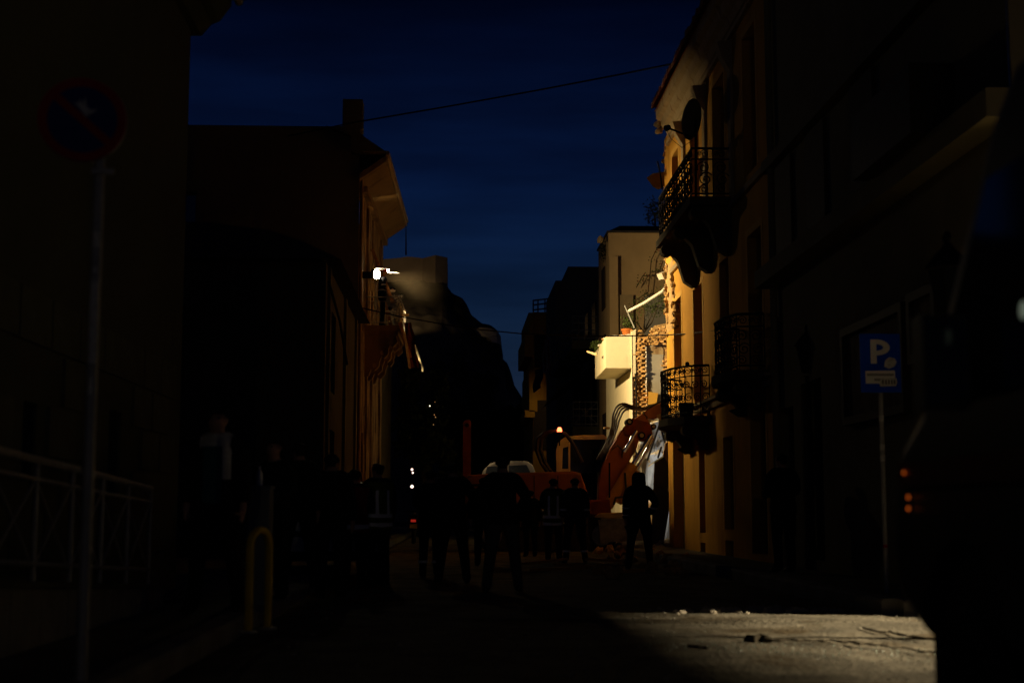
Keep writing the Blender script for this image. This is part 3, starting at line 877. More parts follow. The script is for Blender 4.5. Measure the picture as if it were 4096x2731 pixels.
par = q.build('parapet_balcony', M['cream'], ch)
for i in range(26):
    s = random.random(); a = Vector((4.92, 46.05, 6.70)).lerp(Vector((5.72, 46.05, 6.77)), s) if i < 19 else Vector((4.92, 46.1, 6.7)).lerp(Vector((4.94, 48.5, 6.64)), s)
    q = B(); q.lump(a + Vector((0, .07, .012)), (.06 + .06 * random.random(), .06, .03), 1, .5, 2, i); q.build('broken_stone', M['white_plaster'] if i % 3 else M['brick'], par)
# exposed party wall: backing, plaster niche, bricks
b = B(); b.prism([(XC + .02, 46.2, -.1), (9.5, 46.2, -.1), (9.5, 46.2, 7.4), (7.0, 46.2, 7.2), (6.55, 46.2, 7.1), (6.3, 46.2, 6.75), (6.15, 46.2, 6.8), (XC + .02, 46.2, 6.98)], (0, .35, 0)); b.build('party_wall', M['mortar'], ch)
NX0, NX1, NZ0, NZ1 = 6.24, 6.86, 4.15, 6.43
pts = [(NX0, 4.0), (7.6, 4.0), (7.6, 5.1), (6.98, 5.35), (6.84, 5.45), (6.80, 5.9), (6.83, 6.3), (6.76, 6.42), (6.6, 6.44), (6.4, 6.43), (6.27, 6.40), (NX0, 6.2)]
b = B(); b.prism([(x, 46.175, z) for x, z in pts], (0, .02, 0)); b.build('plaster_niche', M['grey_plaster'], ch)
b = B(); b.prism([(x, 46.168, z) for x, z in ((NX0 + .01, 6.15), (6.82, 6.15), (6.82, 6.33), (6.74, 6.41), (NX0 + .06, 6.41), (NX0 + .01, 6.3))], (0, .006, 0)); b.build('plaster_band', M['cornice'], ch)
b = B(); b.prism([(x, 46.02, z) for x, z in ((XC - .002, 5.4), (XC + .13, 5.4), (XC + .12, 6.2), (XC + .14, 6.96), (XC - .002, 6.88))], (0, .17, 0)); b.build('plaster_edge', M['cream'], ch)
b = B(); b.prism([(x, 46.06, z) for x, z in ((XC - .002, -.1), (XC + .05, -.1), (XC + .06, 3.6), (XC + .03, 4.2), (XC + .07, 5.2), (XC - .002, 5.39))], (0, .13, 0)); b.build('plaster_edge', M['white_plaster'], ch)
bms = []
for i in range(6):
    q = B(); q.box((-.1, -.055, -.028), (.1, .055, .028))
    for v in q.v:
        v += Vector((random.uniform(-.018, .018), random.uniform(-.02, .02), random.uniform(-.008, .008)))
    bms.append(q.mesh('brick', M['brick'] if i % 3 else M['brick_pale']))
rows = 0
for r_ in range(74):
    z = 1.9 + r_ * .0705
    x = XC + .15 + (.1 if r_ % 2 else 0)
    while x < 7.05:
        inside = NX0 - .03 + .05 * noise.noise(Vector((z * 2, 0, 0))) < x + .06 and z < 6.46 and not (x > 6.86 + .1 * noise.noise(Vector((z * 3, 5, 0))) and z > 5.3)
        top = 6.93 if x < 6.1 else (6.72 + (x - 6.1) * .25 if x < 6.35 else 7.05 + .1 * noise.noise(Vector((x * 4, 0, 9))))
        if not inside and z < top:
            rr = noise.noise(Vector((x * 3, z * 2.5, 2)))
            dep = 46.13 + .045 * rr + random.uniform(-.025, .025) - (.03 if random.random() < .12 else 0)
            if random.random() > .06:
                place('brick', random.choice(bms), ch, (x + random.uniform(-.03, .03), dep + random.uniform(-.03, .02), z + random.uniform(-.01, .01)), (R(random.uniform(-5, 5)), R(random.uniform(-4, 4)), R(random.uniform(-14, 14))), (random.uniform(.7, 1.1), random.uniform(.9, 1.5), random.uniform(.95, 1.2)))
                rows += 1
        x += .215 + random.uniform(-.012, .012)
# plaster rim round the niche
for i in range(30):
    z = 4.1 + i * .078
    q = B(); q.lump((NX0 + .02 * noise.noise(Vector((0, z * 4, 1))), 46.12, z), (.028, .06, .05), 1, .5, 2, i); q.build('plaster_rim', M['white_plaster'], ch)
B().tube([(XC + .105, 46.0, -.1), (XC + .115, 46.0, 3.8), (XC + .13, 45.98, 4.6), (XC + .11, 45.98, 5.5)], .03, 6).build('drainpipe', M['iron'], ch, True)
pw = [(at(2594, 1566, 45.9)), (at(2632, 1572, 45.9)), (at(2626, 1612, 45.9)), (at(2592, 1618, 45.9))]
q = B(); q.prism(pw, (.05, .3, 0)); tag(q.build('wardrobe_panel', M['ochre_trim']), 'bright orange lit panel at the foot of the plaster niche', 'panel')


# ------------------------------------------------------------------ terrace plants on the cream house
def leafy(parent, name, m, centre, rad, n, size, flat=1.0):
    q = B()
    for i in range(n):
        d = Vector((random.gauss(0, 1), random.gauss(0, 1), random.gauss(0, 1)))
        d = d.normalized() * (random.random() ** .45)
        k = 1 + .45 * noise.noise(d * 2.2 + Vector(centre) * .37)
        p = Vector(centre) + Vector((d.x * rad[0], d.y * rad[1], d.z * rad[2])) * k
        a = Vector((random.gauss(0, 1), random.gauss(0, 1), random.gauss(0, .7))).normalized()
        s = a.cross(Vector((random.random() - .5, random.random() - .5, 1))).normalized()
        L = size * random.uniform(.6, 1.4)
        q.add([p, p + a * L * .5 + s * L * .3, p + a * L, p + a * L * .5 - s * L * .3], [(0, 1, 2, 3)])
    return q.build(name, m, parent)


c = at(2590, 1290, 47.6)
sh = thing('terrace_shrub', 'spreading green shrub on the terrace behind the brick wall', 'shrub', (c.x, c.y, 6.75))
leafy(sh, 'foliage', M['leaf_g'], at(2520, 1290, 47.4), (.33, .3, .38), 420, .07)
leafy(sh, 'foliage', M['leaf_g'], at(2610, 1230, 47.8), (.75, .4, .36), 620, .07)
leafy(sh, 'foliage', M['leaf_g'], at(2650, 1195, 48.0), (.3, .4, .5), 260, .07)
q = B()
for px, py in ((2520, 1280), (2580, 1220), (2640, 1200), (2610, 1250)):
    q.tube([at(2575, 1330, 47.6), at((2575 + px) / 2, 1290, 47.6), at(px, py, 47.6)], [.03, .02, .008], 6)
q.build('stem', M['bark'], sh)
c = at(2512, 1366, 47.0); pt = thing('terracotta_pot', 'orange terracotta pot on the cream house terrace', 'flower pot', (c.x, c.y, 6.752))
B().lathe([(.14, 0), (.2, .26), (.23, .26), (.23, .33), (.2, .33), (.19, .28), (.0, .27)], (c.x, c.y, 6.753), 16).build('pot', M['terracotta'], pt, True)
leafy(pt, 'foliage', M['leaf_g'], (c.x, c.y, 7.25), (.2, .2, .25), 160, .07)
# plant drooping on the parapet corner
c = at(2392, 1395, 48.5); pp_ = thing('parapet_plant', 'small green plant hanging over the outer corner of the cream parapet', 'plant', (c.x, c.y, 6.6))
leafy(pp_, 'foliage', M['leaf_g'], (4.88, 48.6, 6.70), (.26, .5, .22), 330, .06)
leafy(pp_, 'foliage', M['leaf_g'], at(2412, 1365, 47.6), (.22, .2, .14), 90, .05)
B().tube([(5.0, 48.6, 6.5), (4.9, 48.5, 6.72), (4.95, 48.6, 6.95)], .012, 5).build('stem', M['bark'], pp_)
p, q_ = at(2347, 1402, 46.7), at(2385, 1415, 46.6)
b = B(); b.prism([p, p + Vector((0, 0, -.05)), q_ + Vector((0, 0, -.07)), q_ + Vector((0, 0, .03))], (.04, .2, 0)); tag(b.build('broken_board', M['timber_pale']), 'pale broken board jutting left of the cream parapet', 'board')

# ------------------------------------------------------------------ right: tall dull cream block behind
tb_ = thing('cream_block', 'tall dull cream block with hipped roof rising behind the brick wall', 'building', (9, 58, 0))
b = B(); x0 = at(2434, 1000, 56).x
ztop_ = at(2434, 931, 56).z
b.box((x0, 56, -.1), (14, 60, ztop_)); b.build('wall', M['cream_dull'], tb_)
zs_ = at(2470, 1180, 55.9).z
b = B(); b.box((x0 + .0, 55.72, -.1), (x0 + .34, 55.99, at(2434, 1025, 55.8).z)); b.build('pilaster', M['cream_dull'], tb_)
b = B(); b.box((x0 + .42, 55.8, -.1), (x0 + .95, 55.99, zs_)); b.build('pilaster', M['cornice'], tb_)
b = B(); b.box((x0 + 1.4, 55.86, 5), (14, 55.99, zs_ - .05)); b.build('plaster_patch', M['grey_plaster'], tb_)
b = B(); b.box((x0 - .06, 55.9, ztop_), (14.1, 60.1, ztop_ + .07)); b.build('coping', M['roof'], tb_)
b = B(); zc = ztop_ + .074
b.add([(x0 + .0, 56, zc), (x0 + 3.2, 56, zc), (x0 + 3.2, 60, zc), (x0 + .0, 60, zc), (x0 + .7, 58, zc + .62), (x0 + 2.4, 58, zc + .62)], [(0, 1, 5, 4), (1, 2, 5), (2, 3, 4, 5), (3, 0, 4)])
b.build('roof', M['roof'], tb_)
for y in (57.2,):
    for z in (3.3, 6.5, 9.3):
        B().box((x0 - .05, y, z), (x0 - .003, y + 1.2, z + 1.7)).build('shutter', M['shutter'], tb_)
# climbing vine on the block
vn = thing('climbing_vine', 'thin climbing vine with red blossoms on the dull cream block', 'vine', tuple(at(2600, 1190, 55.7)))
q = B(); le = B(); fl_ = B()
for pth in ([(2590, 1185), (2600, 1100), (2605, 1040), (2625, 1000), (2650, 965)], [(2600, 1100), (2570, 1105), (2545, 1150)], [(2605, 1090), (2640, 1080), (2660, 1020)], [(2590, 1170), (2560, 1190), (2530, 1210)]):
    q.tube([at(x, y, 55.62) for x, y in pth], .018, 5)
    for i in range(20):
        k = random.randrange(len(pth) - 1); t = random.random()
        x = pth[k][0] + (pth[k + 1][0] - pth[k][0]) * t + random.gauss(0, 8); y = pth[k][1] + (pth[k + 1][1] - pth[k][1]) * t + random.gauss(0, 8)
        p = at(x, y, 55.6); a = Vector((random.gauss(0, 1), -.4, random.gauss(0, 1))).normalized() * .075; s = a.cross(Y3).normalized() * .03
        (fl_ if random.random() < .22 else le).add([p, p + a * .5 + s, p + a, p + a * .5 - s], [(0, 1, 2, 3)])
q.build('stem', M['bark'], vn); le.build('foliage', M['leaf_g'], vn); fl_.build('blossom', M['petal'], vn)
# roof shrub by the ochre building
c = at(2620, 850, 60); rs = thing('roof_shrub', 'dark shrub on the roof beside the hipped roof', 'shrub', (c.x, c.y, ztop_))
leafy(rs, 'foliage', M['leaf'], at(2620, 850, 60), (.55, .5, .7), 500, .12)
B().tube([(c.x, c.y, ztop_ + .1), (c.x, c.y, c.z)], .04, 6).build('stem', M['bark'], rs)
c = at(2412, 1000, 57); rs = thing('wall_shrub', 'small dark plant on the street corner of the cream block', 'shrub', (c.x, c.y, c.z - .4))
leafy(rs, 'foliage', M['leaf'], tuple(c), (.18, .3, .5), 260, .1)
c = at(2410, 962, 55.9); q = B(); q.lathe([(.05, 0), (.14, .05), (.16, .16), (.0, .18)], (c.x, c.y, c.z), 12, Vector((-.8, -.4, .2))); tag(q.build('wall_spotlight', M['cream_dull']), 'small unlit spotlight on the corner of the cream block', 'spotlight')

# ------------------------------------------------------------------ right: far buildings down the street
g1 = thing('grey_building', 'unlit grey building with stepped top and railed balconies down the street', 'building', (9, 70, 0))
b = B(); X2 = 6.15
zt1 = at(2240, 1122, 76).z
b.box((X2, 60.2, -.1), (13, 75.9, 10.5)); b.box((at(2222, 1122, 76).x, 76, -.1), (13, 84, zt1)); b.build('wall', M['dim_wall'], g1)
p0 = at(2270, 1063, 78); b = B(); b.box((at(2272, 1063, 78).x, 78, zt1), (13, 84, at(2272, 1066, 78).z)); b.build('penthouse', M['dim_wall'], g1)
for z in (4.3, 8.0):
    for yy in (60.6, 68.0):
        B().box((X2 - 1.15, yy, z), (X2 - .003, yy + 5.6, z + .35)).build('balcony_slab', M['grey_wall'], g1)
        rl = B()
        for dz in (.45, .8, 1.1, 1.4):
            rl.tube([(X2 - 1.1, yy + .05, z + dz), (X2 - 1.1, yy + 5.5, z + dz)], .02, 5); rl.tube([(X2 - 1.1, yy + .05, z + dz), (X2 - .02, yy + .05, z + dz)], .02, 5)
        r_o = rl.build('balcony_railing', M['galv'], g1)
        for k in range(5):
            B().tube([(X2 - 1.1 + k * .26, yy + .05, z + .35), (X2 - 1.1 + k * .26, yy + .05, z + 1.4)], .012, 5).build('baluster', M['galv'], r_o)
        B().tube([(X2 - 1.1, yy + .03, z + .45), (X2 - .06, yy + .03, z + 1.4)], .01, 5).build('baluster', M['galv'], r_o)
        B().tube([(X2 - .06, yy + .03, z + .45), (X2 - 1.1, yy + .03, z + 1.4)], .01, 5).build('baluster', M['galv'], r_o)
for z, zz in ((1.0, 3.6), (4.8, 7.4), (8.5, 10.2)):
    for yy in (61.5, 65, 69, 73):
        B().box((X2 - .04, yy, z), (X2 - .002, yy + 1.6, zz)).build('window', M['glass'], g1)
for i, (za, zb) in enumerate(((3.4, 2.2), (7.5, 6.4))):
    B().add([(X2 - .02, 62, za), (X2 - .02, 74, za), (X2 - 1.6, 74, zb), (X2 - 1.6, 62, zb)], [(0, 1, 2, 3)]).build('awning', M['dim_wall'], g1)

g2 = thing('amber_building', 'narrow ochre building with stepped balconies and roof railing at street end', 'building', (9, 92, 0))
def xp(px, d): return at(px, 2000, d).x
zq = lambda py, d: at(2100, py, d).z
b = B(); b.box((xp(2132, 88), 88, -.1), (xp(2225, 88), 100, zq(1248, 88))); b.build('wall', M['ochre'], g2)
for (pl_, pr_, pt_, pb_) in ((2100, 2135, 1335, 1425), (2118, 2150, 1475, 1645), (2100, 2140, 1640, 1668), (2115, 2135, 1250, 1335)):
    B().box((xp(pl_, 87.6), 87.6, zq(pb_, 87.6)), (xp(pr_, 87.6), 97, zq(pt_, 87.6))).build('balcony', M['ochre'], g2)
for (pl_, pr_, pt_, pb_) in ((2140, 2185, 1340, 1470), (2135, 2190, 1600, 1800), (2195, 2215, 1250, 1400)):
    B().box((xp(pl_, 87.9), 87.93, zq(pb_, 87.9)), (xp(pr_, 87.9), 87.99, zq(pt_, 87.9))).build('window', M['shutter'], g2)
rl = thing('roof_railing', 'thin dark railing on top of the narrow ochre building', 'railing', tuple(at(2170, 1246, 88.2)))
for z in (1200, 1218, 1238):
    B().tube([at(2132, z + 2, 88.2), at(2216, z - 8, 88.2)], .05, 5).build('rail', M['iron'], rl)
for x in (2133, 2152, 2180, 2202, 2216):
    B().tube([at(x, 1248, 88.2), at(x, 1200 - (x - 2133) * .1, 88.2)], .045, 5).build('post', M['iron'], rl)


def flag(label, pole, cloth, mats, d):
    t = thing('flag', label, 'flag', tuple(at(*pole[0], d)), 'flags hung from the grey building')
    B().tube([at(*pole[0], d), at(*pole[1], d)], .03, 6).build('pole', M['galv'], t)
    (ax_, ay), (bx_, by), (cx, cy), (dx, dy) = cloth       # corners of the cloth in order
    n = len(mats)
    for i in range(n):
        q = B(); m_ = 8
        for j in range(m_ + 1):
            s = j / m_
            for k in (i / n, (i + 1) / n):
                tx = ax_ + (bx_ - ax_) * k; ty = ay + (by - ay) * k; ux = dx + (cx - dx) * k; uy = dy + (cy - dy) * k
                p = at(tx + (ux - tx) * s + 4 * math.sin(s * 7 + k * 5), ty + (uy - ty) * s, d - .1 + .12 * math.sin(s * 9 + k * 4))
                q.v += [p, p + Vector((0, .01, 0))]
        for j in range(m_):
            a = j * 4; q.f += [(a, a + 2, a + 6, a + 4), (a + 1, a + 5, a + 7, a + 3)]
        q.build('stripe' if n > 1 else 'cloth', mats[i], t, True)


flag('red and white striped flag drooping in front of the narrow ochre building', ((2235, 1400), (2165, 1310)), ((2172, 1360), (2212, 1345), (2205, 1500), (2162, 1490)), [M['flag_r'], M['flag_w']] * 3 + [M['flag_r']], 80)
flag('dark blue flag drooping below the striped flag', ((2235, 1600), (2172, 1470)), ((2140, 1480), (2172, 1472), (2165, 1550), (2132, 1572)), [M['flag_b']], 79)

# ------------------------------------------------------------------ far left houses, trees, hill
f3 = thing('far_house', 'unlit house beyond the balcony house with crumbling plaster edge', 'house', (-5, 52, 0))
b = B(); b.box((-8, 47.2, -.1), (-2.6, 58, 8.2)); b.build('wall', M['dark_wall'], f3)
b = B(); b.prism([(-8.3, 47.0, 8.2), (-2.4, 47.0, 8.2), (-5.4, 47.0, 9.4)], (0, 11.4, 0)); b.build('roof', M['tile'], f3)
ta = thing('torn_awning', 'torn pale awning strips hanging beyond the old balcony corner', 'awning', tuple(at(1690, 1470, 43.6)))
B().tube([at(1628, 1290, 43.4), at(1694, 1475, 43.8)], .02, 6).build('rib', M['galv'], ta)
for i in range(14):
    t = i / 13; x = 1632 + 56 * t; y = 1296 + 168 * t
    q = B(); q.add([at(x, y, 43.5), at(x + 6, y + 9, 43.55), at(x + random.uniform(2, 9), y + random.uniform(16, 30), 43.5), at(x - random.uniform(0, 5), y + random.uniform(10, 24), 43.45)], [(0, 1, 2, 3)]); q.build('strip', M['cream'], ta)
b = B().tube([at(1624, 1020, 46), at(1624, 900, 46)], [.03, .012], 6); tag(b.build('roof_antenna', M['iron']), 'thin vertical antenna on the balcony house roof end', 'antenna')


def tree(label, px, d, ytop, ybot, rpx, n=900, cx=0):
    base = at(px, 2060, d); top = at(px, ytop, d).z; bot = at(px, ybot, d).z; r_ = rpx / FPX * d
    t = thing('tree', label, 'tree', (base.x, d, -.05), 'dark trees at the end of the street')
    q = B(); q.tube([(base.x, d, -.05), (base.x + .1, d, bot * .6), (base.x + cx, d, (bot + top) / 2)], [.28, .2, .08], 8)
    for i in range(5):
        a = i * 1.3; q.tube([(base.x + .06, d, bot * .7 + i * .2), (base.x + .5 * r_ * math.cos(a), d + .5 * r_ * math.sin(a), (bot + top) / 2 + .3 * i)], [.1, .04], 6)
    q.build('trunk', M['bark'], t, True)
    lf = B()
    for i in range(14):
        d_ = Vector((random.gauss(0, .6), random.gauss(0, .6), random.gauss(0, .55)))
        c_ = Vector((base.x + cx + d_.x * r_ * .75, d + d_.y * r_ * .6, (bot + top) / 2 + d_.z * (top - bot) * .5))
        rr = r_ * random.uniform(.28, .5)
        for k in range(n // 14):
            e2 = Vector((random.gauss(0, 1), random.gauss(0, 1), random.gauss(0, 1))).normalized() * rr * random.random() ** .4
            p = c_ + e2
            if p.z > top: continue
            a = Vector((random.gauss(0, 1), random.gauss(0, 1), random.gauss(0, 1))).normalized(); s = a.orthogonal().normalized()
            L = random.uniform(.25, .5)
            lf.add([p, p + a * L * .5 + s * L * .28, p + a * L, p + a * L * .5 - s * L * .28], [(0, 1, 2, 3)])
    lf.build('crown', M['leaf'], t)


tree('dark tree just beyond the balcony house at left', 1690, 60, 1480, 1950, 110, 2600)
tree('broad dark tree filling the middle of the street end', 1850, 75, 1500, 1930, 140, 3000)
tree('dark tree at the foot of the rocky slope', 1990, 95, 1560, 1940, 105, 2400)
tree('small dark tree beside the narrow ochre building', 2085, 100, 1610, 1950, 60, 1600)
tree('tall dark tree behind the others below the pale cliff', 1930, 120, 1420, 1900, 110, 2400)
tree('dark tree behind, above the left tree', 1770, 115, 1400, 1900, 110, 2400)

HD = 240.0
ridge = [(900, 1120), (1300, 1110), (1560, 1115), (1640, 1120), (1770, 1132), (1790, 1150), (1806, 1172), (1850, 1205), (1868, 1228), (1885, 1262), (1905, 1270), (1930, 1292), (1962, 1305), (1990, 1322), (2003, 1345), (2008, 1430), (2030, 1450), (2045, 1490), (2058, 1540), (2100, 1610), (2150, 1680), (2250, 1780), (2500, 1900), (2800, 2000), (3200, 2050)]


def ridge_y(px):
    for (a, ay), (c, cy) in zip(ridge[:-1], ridge[1:]):
        if a <= px <= c:
            return ay + (cy - ay) * (px - a) / (c - a)
    return ridge[0][1] if px < 900 else 2056


q = B(); pxs = list(range(900, 1500, 60)) + list(range(1500, 2160, 6)) + list(range(2160, 3200, 60)); nv = 26
for i, px in enumerate(pxs):
    zr = at(px, ridge_y(px), HD).z; x = at(px, 1500, HD).x
    for j in range(nv + 1):
        v = j / nv
        y = 165 + 75 * v if v <= .8 else 225 + 15 * (v - .8) / .2
        if j == nv:
            y = HD
        pr_ = v ** .8
        z = zr * pr_ + (2.4 * noise.noise(Vector((x * .09, y * .07, 3))) + .9 * noise.noise(Vector((x * .4, y * .3, 8)))) * (1 if j < nv else .55)
        if 1890 < px < 2010 and j < nv:      # cliff below the shoulder
            z += 0
        q.v.append(Vector((x * (y / HD) ** .25, y, max(z, -.6) if j else -.8)))
    zr2 = zr
    q.v.append(Vector((x, 420, -.8)))
W = nv + 2
for i in range(len(pxs) - 1):
    for j in range(W - 1):
        a = i * W + j
        q.f.append((a, a + W, a + W + 1, a + 1))
struct(q, 'hill', M['rock'])
q = B()
cl = [(1896, 1318), (1925, 1308), (1962, 1312), (1990, 1325), (2003, 1345), (2006, 1380), (1990, 1395), (1968, 1372), (1940, 1360), (1915, 1350), (1903, 1335)]
c0 = at(1955, 1350, 228)
vs = [at(x, y, 229) for x, y in cl]; mid = at(1955, 1350, 227.0)
inner = [mid + (v - mid) * .6 + Vector((random.uniform(-.4, .4), random.uniform(-1.2, -.2), random.uniform(-.4, .4))) for v in vs]
n = len(vs)
q.add(vs + inner + [mid] + [v + Vector((0, 14, 0)) for v in vs], [(i, (i + 1) % n, n + (i + 1) % n, n + i) for i in range(n)] + [(n + i, n + (i + 1) % n, 2 * n) for i in range(n)] + [(i, 2 * n + 1 + i, 2 * n + 1 + (i + 1) % n, (i + 1) % n) for i in range(n)])
o = struct(q, 'cliff', M['rock_pale'])
ft = thing('fortress_wall', 'square stone bastion crowning the rocky hill', 'fortress', tuple(at(1700, 1200, 239)))
a0, a1 = at(1500, 1040, 239), at(1690, 1033, 239)
a2, a3, a4 = at(1690, 1033, 239), at(1742, 1020, 237), at(1790, 1030, 241)
zb = at(1700, 1230, 232).z
for nm, pts in (('curtain_wall', [a0, at(1600, 1031, 239), at(1630, 1026, 239), at(1672, 1030, 239), a1]), ('bastion', [a2, a3, a4])):
    q = B(); n = len(pts)
    q.add([Vector((p.x, p.y, zb - 6)) for p in pts] + pts + [p + Vector((0, 14, 0)) for p in pts] + [Vector((p.x, p.y + 14, zb - 6)) for p in pts],
          [(i, i + 1, n + i + 1, n + i) for i in range(n - 1)] + [(n + i, n + i + 1, 2 * n + i + 1, 2 * n + i) for i in range(n - 1)] + [(0, n, 2 * n, 3 * n), (n - 1, 4 * n - 1, 3 * n - 1, 2 * n - 1)])
    q.build(nm, M['fort'], ft)

# ------------------------------------------------------------------ right: darker building at the near corner
nb = thing('corner_building', 'dark building with ledges and showcases behind the parking sign', 'building', (8, 19, 0))
ops = [(1.0, 2.0, .3, 2.3), (7.6, 8.9, .15, 2.9), (9.4, 10.4, .5, 2.6)]
b = B(); wall(b, (XW + .02, 13.6, .13), Y3, X3, 10.78, 12.5, ops, .3)
b.box((XW + .022, 13.55, .13), (14, 13.598, 12.6)); b.build('wall', M['dim_wall'], nb)
for i, o in enumerate(ops):
    opening(nb, (XW + .02, 13.6, .13), Y3, X3, o, .28, 'window' if i == 0 else 'door')
B().box((XW - .30, 13.4, 4.86), (XW + .017, 24.3, 5.15)).build('ledge', M['dim_wall'], nb)
B().box((XW - .14, 13.5, 6.9), (XW + .017, 24.3, 7.1)).build('ledge', M['dim_wall'], nb)
b = B(); b.box((XW - .5, 15.1, 5.152), (XW + .017, 17.4, 5.95)); b.build('balcony', M['panel_dark'], nb)
for yy in (18.0, 20.5, 22.6):
    B().box((XW - .04, yy, 5.3), (XW + .017, yy + 1.1, 6.85)).build('shutter', M['shutter'], nb)
B().tube([(XW - .06, 23.9, .13), (XW - .06, 23.9, 12)], .06, 8).build('drainpipe', M['dim_wall'], nb, True)
for (y0_, y1_, z0_, z1_, lb) in ((16.95, 19.7, 2.2, 3.55, 'large framed showcase on the wall behind the parking sign'), (15.75, 16.75, 2.75, 3.6, 'small framed showcase on the wall right of the parking sign')):
    s = thing('showcase', lb, 'showcase', (XW - .05, (y0_ + y1_) / 2, z0_), 'framed showcases on the corner building')
    q = B(); t = .11; xa, xb = XW - .09, XW + .015
    q.box((xa, y0_, z0_), (xb, y0_ + t, z1_)); q.box((xa, y1_ - t, z0_), (xb, y1_, z1_)); q.box((xa, y0_ + t, z0_), (xb, y1_ - t, z0_ + t)); q.box((xa, y0_ + t, z1_ - t), (xb, y1_ - t, z1_)); q.build('frame', M['panel_dark'], s)
    B().box((XW - .02, y0_ + t, z0_ + t), (XW + .012, y1_ - t, z1_ - t)).build('poster', M['poster'], s)


# street lanterns (unlit)
def lantern(label, px, py, d, zbase, s=1.0):
    p = at(px, py, d)
    t = thing('street_lantern', label, 'street lamp', (p.x, p.y, zbase), 'old unlit lanterns on the right pavement')
    B().lathe([(.11, 0), (.13, .05), (.08, .25), (.05, .4), (.045, p.z - .1 - zbase), (.07, p.z - .05 - zbase)], (p.x, p.y, zbase), 12).build('post', M['iron'], t, True)
    z = p.z
    B().lathe([(.09 * s, 0), (.17 * s, .42 * s), (.165 * s, .42 * s), (.085 * s, 0)], (p.x, p.y, z), 6).build('glazing', M['glass'], t)
    for k in range(6):
        a = k * math.pi / 3
        B().tube([(p.x + .09 * s * math.cos(a), p.y + .09 * s * math.sin(a), z), (p.x + .172 * s * math.cos(a), p.y + .172 * s * math.sin(a), z + .42 * s)], .01, 5).build('glazing_bar', M['iron'], t)
    B().lathe([(.21 * s, .42 * s), (.2 * s, .45 * s), (.12 * s, .55 * s), (.05 * s, .62 * s), (.03 * s, .66 * s), (.045 * s, .7 * s), (.02 * s, .76 * s)], (p.x, p.y, z), 12).build('cap', M['iron'], t, True)


lantern('old unlit lantern above the dark van', 3800, 1270, 11.5, 0, .95)
lantern('old unlit lantern left of the parking sign', 3232, 1490, 22.0, .13, 1.0)

# ------------------------------------------------------------------ overhead cables
def cable(label, pts, r_):
    P = [at(*p) for p in pts]
    q = B(); out = []
    for i in range(len(P) - 1):
        for k in range(8):
            out.append(P[i].lerp(P[i + 1], k / 8))
    out.append(P[-1]); q.tube(out, r_, 5)
    tag(q.build('overhead_cable', M['iron']), label, 'cable', 'cables strung over the street')


cable('upper cable rising across the blue sky to the tiled cornice', [(1150, 545, 37.8), (1420, 490, 37.5), (1800, 425, 36), (2150, 362, 35), (2500, 295, 34), (2680, 258, 33), (3080, 190, 26.2)], .022)
cable('lower cable sagging across the street past the parapet', [(1330, 1205, 37), (1600, 1266, 36.5), (1860, 1312, 36.5), (2090, 1335, 36.5), (2350, 1345, 36.5), (2600, 1342, 36), (2750, 1335, 33.5), (2870, 1320, 29.5)], .016)

# ------------------------------------------------------------------ excavator (side on, working to the right)
ED = 36.6
ex = thing('excavator', 'orange tracked excavator reaching its boom into the ruin', 'excavator', (2.3, 38.2, 0))


def pol(px, d, th, name, m, parent=ex, sm=False):
    return B().prism([at(x, y, d) for x, y in px], (0, th, 0)).build(name, m, parent, sm)


def bevel(o, w_=.04, seg=2):
    md = o.modifiers.new('bevel', 'BEVEL'); md.width = w_; md.segments = seg; md.limit_method = 'ANGLE'; md.angle_limit = R(35)
    return o


hood = bevel(pol([(1868, 1898), (1990, 1893), (2140, 1888), (2290, 1884), (2322, 1890), (2342, 1940), (2362, 2005), (2352, 2035), (1885, 2040), (1862, 2010), (1858, 1930)], ED, 1.35, 'engine_hood', M['orange']), .06)
for x in (1985, 2135, 2230):
    pol([(x, 1902), (x + 3, 1902), (x + 3, 2030), (x, 2030)], ED - .008, .01, 'panel_seam', M['rubber'], hood)
pol([(1888, 1935), (1970, 1933), (1970, 1942), (1888, 1944)], ED - .006, .008, 'louvre', M['rubber'], hood)
pol([(1888, 1955), (1970, 1953), (1970, 1962), (1888, 1964)], ED - .006, .008, 'louvre', M['rubber'], hood)
# warning triangle decal (a pictogram plate)
pol([(2140, 2018), (2184, 1955), (2232, 2016)], ED - .012, .008, 'warning_triangle', M['yellow_m'], hood)
tri = pol([(2156, 2010), (2184, 1970), (2216, 2009)], ED - .016, .003, 'triangle_field', M['orange_dk'], hood)
for a in ([(2170, 2004), (2182, 1988), (2187, 1991), (2176, 2006)], [(2184, 1986), (2196, 1994), (2206, 2004), (2199, 2006), (2190, 1998)], [(2172, 2000), (2200, 2001), (2200, 2006), (2172, 2005)]):
    pol(a, ED - .020, .003, 'pictogram', M['ink'], hood)
bevel(pol([(1880, 1898), (1868, 2000), (1878, 2042), (1990, 2040), (1990, 1896)], ED + 1.36, 1.3, 'counterweight', M['orange_dk']), .08)
bevel(pol([(2352, 2000), (2440, 1995), (2448, 2060), (2352, 2062)], ED + .1, 1.9, 'turntable_deck', M['orange_dk']), .05)
pol([(2020, 2042), (2360, 2042), (2340, 2085), (2040, 2085)], ED + .5, 1.6, 'slew_ring', M['track'])
